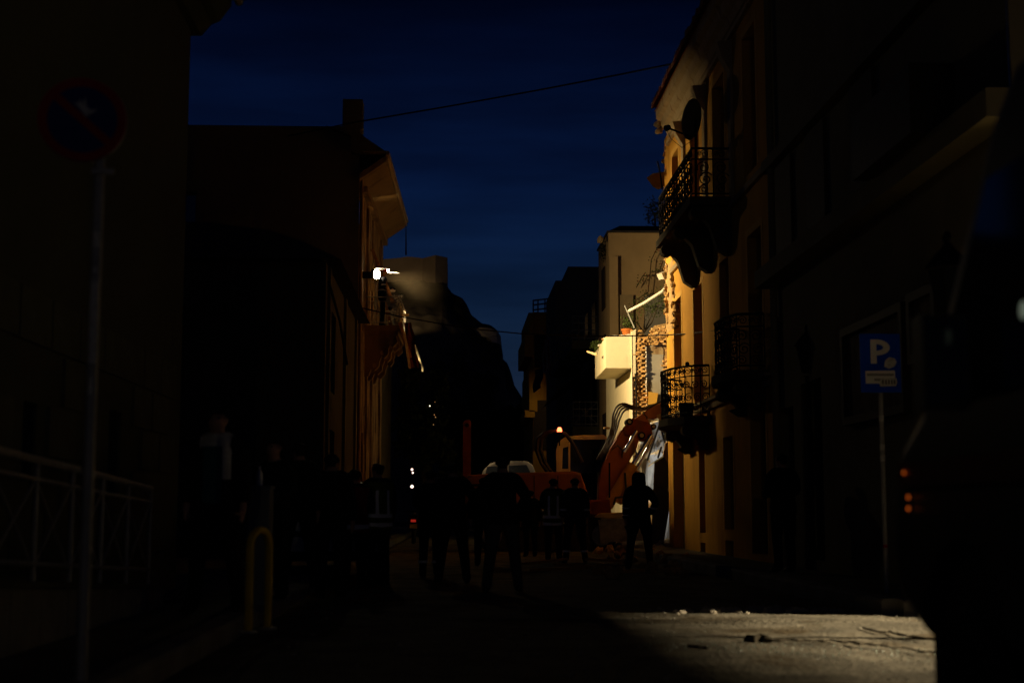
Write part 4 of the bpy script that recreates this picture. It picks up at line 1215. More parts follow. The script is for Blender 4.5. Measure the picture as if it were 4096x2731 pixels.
# cab on the far side
cabd = ED + 1.45
cb = B()
outer = [(2232, 1890), (2226, 1800), (2236, 1762), (2262, 1746), (2300, 1741), (2415, 1739), (2428, 1748), (2440, 1815), (2440, 1890)]
cabo = pol([(2226, 1890), (2224, 1800), (2234, 1768), (2246, 1757), (2252, 1778), (2248, 1890)], cabd, .06, 'cab', M['cabcream'])
pol([(2234, 1768), (2262, 1746), (2300, 1741), (2415, 1738), (2432, 1752), (2424, 1756), (2290, 1757), (2254, 1768)], cabd, 1.0, 'cab_roof', M['cabcream'], cabo)
pol([(2274, 1890), (2274, 1768), (2281, 1764), (2281, 1890)], cabd, .06, 'pillar', M['cabcream'], cabo)
pol([(2421, 1757), (2430, 1757), (2444, 1890), (2435, 1890)], cabd, .06, 'pillar', M['cabcream'], cabo)
pol([(2249, 1874), (2273, 1874), (2273, 1890), (2249, 1890)], cabd, .06, 'sill', M['cabcream'], cabo)
pol([(2249, 1768), (2273, 1766), (2273, 1785), (2249, 1792)], cabd, .06, 'header', M['cabcream'], cabo)
pol([(2249, 1776), (2273, 1770), (2273, 1880), (2249, 1880)], cabd + .02, .012, 'pane', M['glass'], cabo)
pol([(2282, 1758), (2422, 1757), (2434, 1889), (2282, 1889)], cabd + .02, .012, 'pane', M['glass'], cabo)
pol([(2226, 1890), (2224, 1800), (2234, 1768), (2425, 1757), (2440, 1890)], cabd + .96, .03, 'cab_back', M['panel_dark'], cabo)
pol([(2300, 1810), (2330, 1806), (2338, 1860), (2370, 1868), (2372, 1888), (2305, 1888)], cabd + .3, .45, 'seat', M['rubber'], cabo)
# beacon
c = at(2238, 1733, ED + .42)
B().tube([c - Z3 * .32, c], .02, 6).build('beacon_stem', M['iron'], ex)
B().lathe([(.09, -.02), (.09, .03), (.07, .04)], c, 12).build('beacon_base', M['iron'], ex, True)
B().lathe([(.06, .035), (.064, .08), (.054, .13), (.03, .16), (.0, .165)], c, 14).build('beacon_lens', M['amber'], ex, True)
# boom
bd = ED + .95
bp = [(2392, 2010), (2394, 1930), (2405, 1875), (2440, 1795), (2485, 1722), (2540, 1675), (2600, 1632), (2700, 1580), (2790, 1545), (2800, 1600), (2720, 1640), (2650, 1664), (2620, 1676), (2592, 1674), (2600, 1702), (2612, 1735), (2602, 1757), (2582, 1765), (2556, 1762), (2545, 1795), (2515, 1850), (2480, 1930), (2455, 2015)]
boom = bevel(pol(bp, bd, .42, 'boom', M['orange']), .025)
for x, y, r_ in ((2518, 1686, .09), (2566, 1741, .10), (2614, 1706, .075)):
    c = at(x, y, bd); B().tube([c - Y3 * .05, c + Y3 * .47], r_, 14).build('pin', M['iron'], boom, True)
    B().tube([c - Y3 * .065, c - Y3 * .045], r_ * .55, 10).build('pin_cap', M['steel'], boom, True)
bevel(pol([(2490, 1712), (2530, 1672), (2600, 1690), (2610, 1735), (2598, 1757), (2570, 1762), (2540, 1750), (2500, 1740)], bd - .03, .026, 'side_plate', M['orange_dk'], boom), .008)
pol([(2626, 1660), (2662, 1645), (2680, 1690), (2650, 1702)], bd - .02, .018, 'plate', M['cream_dull'], boom)
for pts in ([(2570, 1650), (2588, 1668), (2586, 1676)], [(2446, 1800), (2470, 1780), (2490, 1800), (2488, 1830)]):
    B().tube([at(x, y, bd - .03) for x, y in pts], .018, 6).build('grease_line', M['hose'], boom)
# boom cylinders
a, c = at(2430, 2025, bd - .1), at(2528, 1862, bd - .1)
cy = B().tube([a, c], .14, 14).build('cylinder', M['yellow_m'], ex, True)
e2 = at(2606, 1738, bd - .1); B().tube([c, e2], .06, 14).build('rod', M['chrome'], cy, True)
B().tube([c - (c - a).normalized() * .08, c + (c - a).normalized() * .05], .155, 14).build('gland', M['yellow_m'], cy, True)
a, c = at(2470, 2010, bd + .55), at(2546, 1880, bd + .55)
cy = B().tube([a, c], .12, 14).build('cylinder', M['yellow_m'], ex, True)
B().tube([c, at(2612, 1750, bd + .55)], .055, 14).build('rod', M['chrome'], cy, True)
a, c = at(2500, 1800, bd - .12), at(2530, 1740, bd - .12)
B().tube([at(2496, 1806, bd - .13), at(2546, 1722, bd - .13)], .05, 12).build('rod', M['chrome'], ex, True)
# stick and bucket behind the ochre wall
st_ = pol([(2770, 1530), (2830, 1540), (2800, 1760), (2760, 1860), (2725, 1850), (2750, 1740)], bd + .05, .34, 'stick', M['orange_dk'])
pol([(2720, 1850), (2780, 1860), (2790, 1960), (2740, 2010), (2690, 1960), (2700, 1900)], bd - .2, .9, 'bucket', M['steel'])
# hoses over the boom
for i, dz in enumerate((0, 7, 14, 22)):
    pts = [(2386 + dz, 1838), (2420 + dz, 1780), (2446 + dz, 1712), (2452 + dz * 1.1, 1660 + dz), (2466 + dz * 1.2, 1628 + dz * .9), (2492 + dz, 1614 + dz * .9), (2530, 1624 + dz * .5), (2575, 1632 + dz * .3), (2640, 1608 + dz * .3), (2720, 1565 + dz * .3)]
    P = [at(x, y, bd + .06 + i * .07) for x, y in pts]
    out = []
    for k in range(len(P) - 1):
        p0, p1, p2, p3 = P[max(k - 1, 0)], P[k], P[k + 1], P[min(k + 2, len(P) - 1)]
        for s in range(5):
            t = s / 5
            out.append(.5 * ((2 * p1) + (p2 - p0) * t + (2 * p0 - 5 * p1 + 4 * p2 - p3) * t * t + (3 * p1 - p0 - 3 * p2 + p3) * t ** 3))
    out.append(P[-1])
    B().tube(out, .028, 7).build('hose', M['hose'], ex, True)
pol([(2418, 1706), (2440, 1708), (2440, 1714), (2418, 1712)], bd, .3, 'hose_clamp', M['cream_dull'])
for i, dz in enumerate((0, 16)):
    pts = [(2190 + dz, 1888), (2165 + dz, 1850), (2146 + dz, 1800), (2150 + dz, 1755), (2180 + dz, 1728), (2225, 1722), (2262, 1734), (2288, 1768), (2310, 1810), (2330, 1850)]
    B().tube([at(x, y, ED + .6 + i * .12) for x, y in pts], .05, 8).build('hose', M['hose'], ex, True)
B().tube([at(2438, 1990, bd - .2), at(2438, 1850, bd - .2)], .025, 6).build('handrail', M['iron'], ex)
B().tube([at(2455, 2018, bd - .25), at(2462, 1990, bd - .25), at(2496, 1985, bd - .25), at(2504, 1950, bd - .25), at(2500, 1890, bd - .25)], .03, 7).build('hose', M['hose'], ex, True)
# tracks
for dy in (.05, 1.9):
    y0_ = ED + dy; x0_, x1_ = at(1905, 2100, ED).x, at(2470, 2100, ED).x
    q = B(); pts = []
    for k in range(13):
        a = math.pi / 2 + math.pi * k / 12; pts.append((x0_ + .4 + .4 * math.cos(a), y0_, .42 + .4 * math.sin(a)))
    for k in range(13):
        a = -math.pi / 2 + math.pi * k / 12; pts.append((x1_ - .4 + .4 * math.cos(a), y0_, .42 + .4 * math.sin(a)))
    q.prism(pts, (0, .5, 0)); tk = q.build('track', M['track'], ex)
    for k in range(26):
        B().box((x0_ + .4 + k * .11 - .02, y0_ - .03, .825), (x0_ + .4 + k * .11 + .05, y0_ + .53, .86)).build('grouser', M['track'], tk)
    for xx in (x0_ + .4, x1_ - .4):
        c = Vector((xx, y0_ - .02, .42)); B().tube([c, c - Y3 * .03], .26, 16).build('sprocket', M['steel'], tk, True)
bevel(pol([(2376, 2068), (2400, 2052), (2560, 2046), (2566, 2062), (2440, 2074)], ED - .25, 1.2, 'blade_arm', M['cream_dull']), .02)
pol([(2395, 2078), (2560, 2068), (2580, 2160), (2400, 2170)], ED - .2, 1.6, 'dozer_blade', M['steel'])

# upright orange steel boom left of the body
q = B(); q.prism([at(x, y, 41) for x, y in ((1851, 1900), (1853, 1690), (1862, 1678), (1880, 1678), (1886, 1692), (1884, 1900))], (0, .3, 0))
lb_ = thing('raised_boom', 'reddish orange steel boom standing upright left of the excavator', 'boom', tuple(at(1868, 1990, 41)))
q.build('beam', M['orange_dk'], lb_)
B().tube([at(1868, 1900, 41.15), at(1870, 2060, 41.15)], .16, 10).build('mast', M['orange_dk'], lb_, True)
c = at(1868, 1700, 41); B().tube([c - Y3 * .04, c + Y3 * .34], .06, 10).build('pin', M['iron'], lb_, True)

# white van behind the excavator body
wv = thing('white_van', 'white van whose roof and windows show above the excavator body', 'van', tuple(at(2040, 2150, 44)))
dv = 44.0
prof = [(1925, 2100), (1920, 1935), (1935, 1878), (1960, 1852), (2000, 1842), (2110, 1843), (2130, 1858), (2150, 1905), (2210, 1930), (2225, 1980), (2222, 2100)]
bd_ = pol(prof, dv, 1.7, 'body', M['van_w'], wv); bevel(bd_, .06)
pol([(2035, 1862), (2106, 1858), (2128, 1900), (2035, 1902)], dv - .012, .01, 'side_window', M['glass'], wv)
pol([(1948, 1866), (2022, 1860), (2022, 1902), (1940, 1904)], dv - .012, .01, 'side_window', M['glass'], wv)
for x in (1975, 2180):
    c = at(x, 2100, dv); B().tube([Vector((c.x, dv - .03, .33)), Vector((c.x, dv + .2, .33))], .33, 18).build('wheel', M['rubber'], wv, True)

# ------------------------------------------------------------------ ruin: slabs, beams, rubble
def slab(name, px, d0, d1, th, m, label, cat, grp=None):
    n = len(px)
    pts = [at(x, y, d0 + (d1 - d0) * (i / (n - 1))) for i, (x, y) in enumerate(px)]
    q = B(); q.prism(pts, (.02, th, .05)); o = q.build(name, M[m]); return tag(o, label, cat, grp)


slab('leaning_slab', [(2600, 2265), (2618, 1850), (2655, 1828), (2692, 1890), (2690, 1960), (2640, 2262)], 38.6, 38.9, .16, 'brown_wall', 'large dark brown slab leaning in the collapsed gap', 'slab')
slab('leaning_slab', [(2650, 1835), (2662, 1775), (2690, 1750), (2694, 1900)], 39.2, 39.4, .2, 'stone', 'broken stone chunk leaning above the large brown slab', 'slab')
slab('ceiling_panel', [(2556, 1790), (2576, 1705), (2616, 1690), (2660, 1680), (2690, 1690), (2690, 1745), (2640, 1790), (2590, 1830)], 43.0, 44.5, .1, 'white_plaster', 'large pale ceiling panel collapsed at an angle behind the boom', 'ceiling panel')
slab('ceiling_panel', [(2560, 1800), (2600, 1820), (2640, 1806), (2655, 1815), (2625, 1860), (2570, 1856)], 42.2, 42.8, .09, 'white_plaster', 'pale broken ceiling strip below the large ceiling panel', 'ceiling panel')
slab('ceiling_panel', [(2560, 1838), (2590, 1830), (2605, 1900), (2580, 1960), (2562, 1930)], 42.0, 42.4, .08, 'concrete', 'grey tilted panel shard between boom and brown slab', 'ceiling panel')
slab('ceiling_panel', [(2592, 1868), (2620, 1848), (2612, 1950), (2590, 1990)], 41.6, 41.9, .08, 'concrete', 'narrow grey shard beside the head of the rightmost silhouette', 'ceiling panel')
slab('wall_fragment', [(2655, 2120), (2690, 1940), (2694, 2150), (2660, 2200)], 40.5, 40.8, .15, 'concrete', 'bluish grey wall fragment low in the gap', 'wall fragment')
slab('standing_post', [(2536, 2080), (2544, 1850), (2556, 1850), (2552, 2080)], 42.5, 42.5, .2, 'cream', 'pale door post still standing behind the excavator arm', 'post')
for i, (a, c) in enumerate((((2590, 1840), (2640, 1690)), ((2632, 1830), (2645, 1788)), ((2560, 1850), (2612, 1700)), ((2660, 1770), (2640, 1700)), ((2575, 1995), (2630, 1830)))):
    q = B(); q.tube([at(*a, 41.5 + i * .2), at(*c, 41.8 + i * .2)], .03, 6)
    tag(q.build('bent_bar', M['iron']), ('long thin bar crossing the large pale ceiling panel', 'short bar standing right of the ceiling strip', 'thin bar along the left edge of the ceiling panel', 'thin bar under the dangling lamp', 'thin bar leaning over the narrow grey shard')[i], 'bar', 'bent bars in the collapsed gap')
# dangling lamp head under the boom tip
c = at(2656, 1718, 39.5); q = B(); q.lathe([(.05, 0), (.08, .04), (.08, .16), (.04, .2)], c, 10, Vector((.7, .2, -.6))); tag(q.build('dangling_lamp', M['iron']), 'small black lamp dangling under the boom tip', 'lamp')
# cold work lamp in the ruin (its light shows on the grey shards)
c = Vector((6.75, 40.2, 1.7)); wl_ = thing('work_lamp', 'cold white work lamp on a stand inside the collapsed gap', 'work lamp', (c.x, c.y, 0))
B().box((c.x - .16, c.y - .12, c.z - .11), (c.x + .16, c.y, c.z + .11)).build('housing', M['iron'], wl_)
B().add([(c.x - .14, c.y + .001, c.z - .09), (c.x + .14, c.y + .001, c.z - .09), (c.x + .14, c.y + .001, c.z + .09), (c.x - .14, c.y + .001, c.z + .09)], [(0, 1, 2, 3)]).build('lens', M['coldlamp'], wl_)
B().tube([(c.x, c.y - .06, c.z - .1), (c.x, c.y - .06, 0)], .02, 6).build('stand', M['steel'], wl_)

# collapsed floors and far gap wall
q = B()
for i in range(150):
    x = random.uniform(4.2, 9.5); y = random.uniform(36.9, 45.8); hgt = max(0, (x - 4.2) * .22 + random.gauss(0, .15))
    s = random.uniform(.1, .42)
    q.lump((x, y, hgt * random.random()), (s, s * random.uniform(.6, 1.2), s * random.uniform(.4, .9)), 1, .6, 1.6, i)
o = q.build('rubble_heap', M['concrete']); o['kind'] = 'stuff'; tag(o, 'heap of broken masonry filling the collapsed gap', 'rubble')
cms = []
for i in range(4):
    q = B(); q.lump((0, 0, 0), (.16, .13, .1), 1, .6, 1.7, i + 40); cms.append(q.mesh('masonry_chunk', M['stone'] if i % 2 else M['brick']))
for i in range(46):
    p = og(random.uniform(2380, 2760), random.uniform(2195, 2300), .05)
    o = bpy.data.objects.new('masonry_chunk', random.choice(cms)); COL.objects.link(o)
    o.location = (p.x, p.y, .06); o.rotation_euler = tuple(random.uniform(0, 6) for _ in range(3)); s = random.uniform(.3, 1.0); o.scale = (s, s, s)
    tag(o, 'chunk of fallen masonry on the road at the foot of the ochre wall', 'rubble', 'masonry chunks spilled on the road')
for (px, py, a, L, lb) in ((2330, 2262, .25, .55, 'splintered timber on the road right of the sleeve band man'), (2235, 2275, -.35, .5, 'splintered timber at the feet of the green vest person'),
                        (2430, 2240, .7, .6, 'splintered timber left of the hooded figure on the road'), (2480, 2285, -.2, .4, 'short splintered timber nearest the hooded figure'), (2180, 2245, .1, .45, 'splintered timber below the excavator body')):
    p = og(px, py, .05)
    q = B(); q.box((-L, -.05, 0), (L, .05, .05), Matrix.Translation((p.x, p.y, .03)) @ Matrix.Rotation(a, 4, 'Z') @ Matrix.Rotation(R(random.uniform(-6, 6)), 4, 'Y'))
    tag(q.build('fallen_timber', M['timber']), lb, 'timber', 'timbers fallen on the road')

# glass shards and grit in the pool of lamp light
q = B()
for i in range(560):
    px = random.uniform(2550, 4096); t = (px - 2550) / 1546
    yc = 2575 + 60 * t
    p = og(px, random.gauss(yc, 10 + 14 * t) if random.random() < .86 else random.uniform(2460, 2725), .016)
    s = random.uniform(.003, .009)
    n3 = Vector((random.gauss(0, 1), random.gauss(0, 1), random.uniform(.2, 1))).normalized(); u = n3.orthogonal().normalized() * s; v = n3.cross(u)
    q.add([p + u, p + v, p - u * .7 - v * .4, p + Z3 * s * .6], [(0, 1, 2), (0, 1, 3), (1, 2, 3), (2, 0, 3)])
o = q.build('broken_glass', M['glassbit']); o['kind'] = 'stuff'; tag(o, 'strip of crushed greenish glass glittering on the lit road', 'broken glass')
q = B()
for i in range(420):
    p = og(random.uniform(2300, 4096), random.uniform(2450, 2731), .008)
    s = random.uniform(.003, .010) * (1 if random.random() < .95 else 2.2)
    q.lump(p, (s, s, s * .6), 1, .5, 2, i)
o = q.build('grit', M['kerb']); o['kind'] = 'stuff'; tag(o, 'scattered grit and plaster crumbs on the lit road', 'grit')
for i, (px0, px1, py0, py1) in enumerate(((2990, 3420, 2556, 2563), (3400, 3760, 2566, 2610), (3450, 3760, 2512, 2560), (2750, 2830, 2580, 2590))):
    pts = []
    for k in range(18):
        t = k / 17; p = og(px0 + (px1 - px0) * t, py0 + (py1 - py0) * t + random.gauss(0, 2.5), .022); pts.append(p)
    rr = [.006 + .016 * abs(noise.noise(Vector((k * .7, i, 0)))) + (.03 if i == 0 and k < 4 else 0) for k in range(18)]
    tag(B().tube(pts, rr, 6).build('dirt_ridge', M['earth']), ('long dark dirt ridge across the middle of the lit road', 'dark dirt ridge running to the van wheel, lower one', 'dark dirt ridge running to the van wheel, upper one', 'short dark dirt ridge at the left of the lit road')[i], 'dirt', 'dirt ridges on the lit road')

q = B()
for i in range(150):
    t = random.gauss(.35, .25)
    p = og(2800 + 760 * t, random.gauss(2441, 5), .0); r_ = random.uniform(.008, .024) * (1.6 - abs(t - .35))
    q.lump((p.x, p.y, r_ * .3), (r_ * 1.5, r_ * 1.3, r_), 1, .6, 2, i)
o = q.build('plaster_debris', M['concrete']); o['kind'] = 'stuff'; tag(o, 'low line of plaster debris along the far edge of the lit road', 'debris')
q = B()
for i in range(260):
    p = og(random.uniform(1150, 2700), random.uniform(2430, 2731), .004); r_ = random.uniform(.004, .02)
    q.lump((p.x, p.y, .006), (r_, r_, r_ * .6), 1, .5, 2, i)
o = q.build('road_grit', M['kerb']); o['kind'] = 'stuff'; tag(o, 'loose grit over the unlit part of the road', 'grit')
# crumpled sheeting and torn lath in the gap
q = B(); nu, nv2 = 26, 30
for j in range(nv2 + 1):
    for i in range(nu + 1):
        u, v = i / nu, j / nv2
        px = 2545 + 150 * u + 18 * noise.noise(Vector((v * 5, 1, 2))) * (1 if 0 < i < nu else 1.6); py = 1688 + 270 * v + 16 * noise.noise(Vector((u * 5, 3, 7)))
        dd = 43.6 + 1.1 * abs(noise.noise(Vector((u * 3.2, v * 3.6, 5)))) + .5 * abs(noise.noise(Vector((u * 8, v * 9, 1)))) - .9 * v
        q.v.append(at(px, py, dd))
for j in range(nv2):
    for i in range(nu):
        a = j * (nu + 1) + i; q.f.append((a, a + 1, a + nu + 2, a + nu + 1))
tag(q.build('crumpled_sheeting', M['white_plaster']), 'crumpled pale ceiling sheeting sagging behind the excavator boom', 'sheeting')
for i, (a, c, w_) in enumerate((((2566, 1700), (2600, 1850), .05), ((2612, 1690), (2588, 1800), .04), ((2640, 1700), (2672, 1830), .05), ((2556, 1860), (2640, 1800), .06), ((2600, 1960), (2660, 1880), .05), ((2548, 1930), (2600, 2010), .07))):
    p, q2 = at(*a, 42.4 + .1 * i), at(*c, 42.0 + .1 * i); d = (q2 - p).normalized(); sd_ = d.cross(Y3).normalized() * w_
    q = B(); q.prism([p + sd_, p - sd_ * .7, q2 - sd_, q2 + sd_ * .4], (.01, .04, .01))
    tag(q.build('torn_lath', M['timber_pale'] if i % 2 else M['concrete']), ('torn lath at the left edge of the crumpled sheeting', 'pale lath hanging from the top of the crumpled sheeting', 'torn lath at the right of the crumpled sheeting', 'pale lath lying across the crumpled sheeting', 'torn lath low by the leaning brown slab', 'pale lath low behind the excavator cylinder')[i], 'lath')
for i, (px, py, L) in enumerate(((2690, 1090, 60), (2706, 1150, 90), (2668, 1210, 70), (2560, 1330, 50), (2600, 1345, 40), (2655, 1700, 60), (2682, 1690, 110), (2700, 1790, 80))):
    p = at(px, py, 36.9 if i < 3 else (45.9 if i < 5 else 37.4)); e_ = p - Z3 * (L / 5700 * p.y)
    q = B().tube([p, p + Vector((.03, -.03, 0)) + (e_ - p) * .4, e_ + Vector((random.uniform(-.1, .1), 0, 0))], .012, 5)
    tag(q.build('dangling_wire', M['iron']), ('wire dangling under the broken slab ends', 'wire dangling from the torn ochre wall by the window frame', 'wire dangling beside the loose pale pipe', 'wire dangling at the left top of the brick party wall', 'wire dangling above the plaster niche', 'wire dangling by the small black lamp', 'long wire dangling under the bowed balcony', 'wire dangling beside the ground floor door')[i], 'wire')
# ------------------------------------------------------------------ signs and street furniture
p = at(345, 1500, 7.55)
ns = thing('no_parking_sign', 'round red and blue no parking sign on a pole at left', 'road sign', (p.x, p.y, .13))
sc_ = at(330, 482, 7.5); rd = .232
nv_ = Vector((.20, -1, .02)).normalized()
B().tube([(p.x + .03, p.y, .13), (p.x + .03, p.y, sc_.z + .12)], .03, 12).build('pole', M['galv'], ns, True)
B().lathe([(rd * .985, 0), (rd, .006), (rd, .014), (rd * .985, .02)], sc_ - nv_ * .012, 40, nv_).build('backing', M['galv'], ns)
u_ = nv_.cross(Z3).normalized() * -1; v_ = u_.cross(nv_) * -1
if v_.z < 0: v_ = -v_
if u_.x < 0: u_ = -u_
disc = lambda r0, n_, off: [sc_ + nv_ * off + u_ * (r0 * math.cos(2 * math.pi * k / n_)) + v_ * (r0 * math.sin(2 * math.pi * k / n_)) for k in range(n_)]
q = B(); q.prism(disc(rd * .80, 40, .0125), nv_ * .001); fc_ = q.build('blue_face', M['sign_nblue'], ns)
q = B(); a_, b_ = disc(rd * .985, 48, .0145), disc(rd * .78, 48, .0145)
q.add(a_ + b_, [(i, (i + 1) % 48, 48 + (i + 1) % 48, 48 + i) for i in range(48)]); q.build('red_ring', M['sign_red'], ns)
d1 = (u_ * .76 - v_ * .65).normalized(); d2 = d1.cross(nv_).normalized()
q = B(); q.prism([sc_ + nv_ * .015 + d1 * (s * rd * .80) + d2 * (w_ * .022) for s, w_ in ((-1, -1), (1, -1), (1, 1), (-1, 1))], nv_ * .001); q.build('red_bar', M['sign_red'], ns)
sp = [(-.015, .115), (-.002, .085), (.012, .125), (.02, .07), (.045, .055), (.075, .06), (.05, .035), (.015, .015), (.0, .04), (-.02, .065), (-.045, .09), (-.02, .09)]
q = B(); q.prism([sc_ + nv_ * .0175 + u_ * x + v_ * y for x, y in sp], nv_ * .001); q.build('torn_sticker', M['sticker'], ns)
for z0_, z1_, w_ in ((2.40, 2.48, .026), (2.26, 2.29, .02), (1.78, 2.22, .03), (1.62, 1.70, .02)):
    q = B(); q.prism([(p.x + .03 + w_ * math.sin(a), p.y - .0325 * math.cos(a) - .001, z0_) for a in (-.6, -.2, .2, .6, .9)] + [(p.x + .03 + w_ * .9 * math.sin(a), p.y - .0315 * math.cos(a), z0_) for a in (.9, .2, -.6)], (0, 0, z1_ - z0_)); q.build('torn_sticker', M['sticker'], ns)
B().box((p.x + .0, p.y - .05, sc_.z - rd - .06), (p.x + .12, p.y - .03, sc_.z - rd - .03)).build('bracket', M['galv'], ns)

p = at(3548, 2400, 15.6)
ps = thing('parking_sign', 'blue rectangular parking sign with big white P on a thin pole', 'road sign', (p.x, p.y, .13))
B().tube([(p.x, p.y, .13), (p.x, p.y, at(3520, 1335, 15.6).z)], .028, 10).build('pole', M['galv'], ps, True)
x0_, x1_ = at(3446, 1450, 15.5).x, at(3608, 1450, 15.5).x; z0_, z1_ = at(3500, 1568, 15.5).z, at(3500, 1332, 15.5).z
w_ = x1_ - x0_; h_ = z1_ - z0_; ys = 15.55
B().box((x0_, ys, z0_), (x1_, ys + .012, z1_)).build('plate', M['sign_blue'], ps)
F = lambda fx, fz, dy: Vector((x0_ + w_ * fx, ys - dy, z0_ + h_ * fz))
q = B()          # the letter P from strokes
q.prism([F(.26, .49, .002), F(.41, .49, .002), F(.41, .90, .002), F(.26, .90, .002)], (0, -.002, 0))
n = 14; oc = [(.41 + .33 * math.cos(a), .765 + .135 * math.sin(a)) for a in [-math.pi / 2 + math.pi * k / n for k in range(n + 1)]]
ic = [(.41 + .17 * math.cos(a), .765 + .055 * math.sin(a)) for a in [-math.pi / 2 + math.pi * k / n for k in range(n + 1)]]
q.add([F(x, z, .004) for x, z in oc] + [F(x, z, .004) for x, z in ic], [(i, i + 1, n + 2 + i, n + 1 + i) for i in range(n)])
q.build('letter_p', M['sign_white'], ps)
q = B(); q.prism([F(.12, .15, .002), F(.85, .155, .002), F(.85, .375, .002), F(.12, .365, .002)], (0, -.002, 0)); tp_ = q.build('text_panel', M['sign_white'], ps)
for row, (fa, fb, fz) in enumerate(((.16, .82, .30), (.34, .50, .215))):
    x = fa
    while x < fb:
        l = random.uniform(.025, .04)
        B().prism([F(x, fz - .018, .005), F(x + l, fz - .018, .005), F(x + l, fz + .022, .005), F(x, fz + .022, .005)], (0, -.001, 0)).build('lettering', M['ink'], tp_)
        x += l + .012
for nm, pts in (('sticker', [(.58, .44), (.70, .40), (.84, .44), (.90, .52), (.85, .58), (.72, .60), (.62, .55)]), ('sticker', [(.47, .10), (.86, .11), (.90, .17), (.88, .245), (.50, .25), (.46, .18)])):
    q = B(); q.prism([F(x, z, .0065) for x, z in pts], (0, -.001, 0)); q.build(nm, M['sticker'], ps)
for x in (.52, .60, .67, .74, .81):
    B().prism([F(x, .14, .0085), F(x + .04, .14, .0085), F(x + .04, .215, .0085), F(x, .215, .0085)], (0, -.001, 0)).build('lettering', M['ink'], tp_)
for z_ in (1.68, 1.56, 2.0):
    B().tube([(p.x, p.y, z_), (p.x, p.y, z_ + .07)], .0305, 10).build('torn_sticker', M['sticker'], ps, True)
B().tube([(p.x, p.y, .62), (p.x, p.y, .65)], .031, 10).build('red_tape', M['sign_red'], ps, True)

# yellow hoop bollard
p = at(1035, 2400, 10.8); hb = thing('hoop_bollard', 'yellow tubular hoop bollard on the left pavement edge', 'bollard', (p.x, p.y, .13))
dx, dy = .050, .16
pts = [(-dx, -dy, 0), (-dx, -dy, .62)] + [(-dx * math.cos(a), -dy * math.cos(a), .62 + .12 * math.sin(a)) for a in [math.pi * k / 8 for k in range(1, 8)]] + [(dx, dy, .62), (dx, dy, 0)]
B().tube([(p.x + x, p.y + y, .131 + z) for x, y, z in pts], .030, 10).build('hoop', M['bollard'], hb, True)
for s in (-1, 1):
    B().lathe([(.07, 0), (.07, .012), (.045, .016)], (p.x + s * dx, p.y + s * dy, .131), 12).build('base_plate', M['galv'], hb)
# grey cabinet
p = at(1040, 2200, 13.6); gc = thing('utility_cabinet', 'plain grey utility cabinet behind the yellow hoop bollard', 'cabinet', (p.x, p.y, .13))
bevel(B().box((p.x - .11, p.y - .14, .131), (p.x + .10, p.y + .16, 1.22)).build('body', M['cabinet'], gc), .012)
B().box((p.x - .095, p.y - .147, .25), (p.x + .085, p.y - .141, 1.15)).build('door', M['cabinet'], gc)
B().box((p.x - .12, p.y - .15, 1.222), (p.x + .11, p.y + .17, 1.25)).build('lid', M['cabinet'], gc)
B().box((p.x + .06, p.y - .16, .7), (p.x + .075, p.y - .148, .78)).build('handle', M['iron'], gc)
c = Vector((p.x - .02, p.y, 1.252)); q = B().lathe([(.03, 0), (.034, .01), (.034, .11), (.014, .15), (.014, .18), (.0, .181)], c, 10); tag(q.build('water_bottle', M['sign_white'], None, True), 'small clear water bottle standing on the grey cabinet', 'bottle')


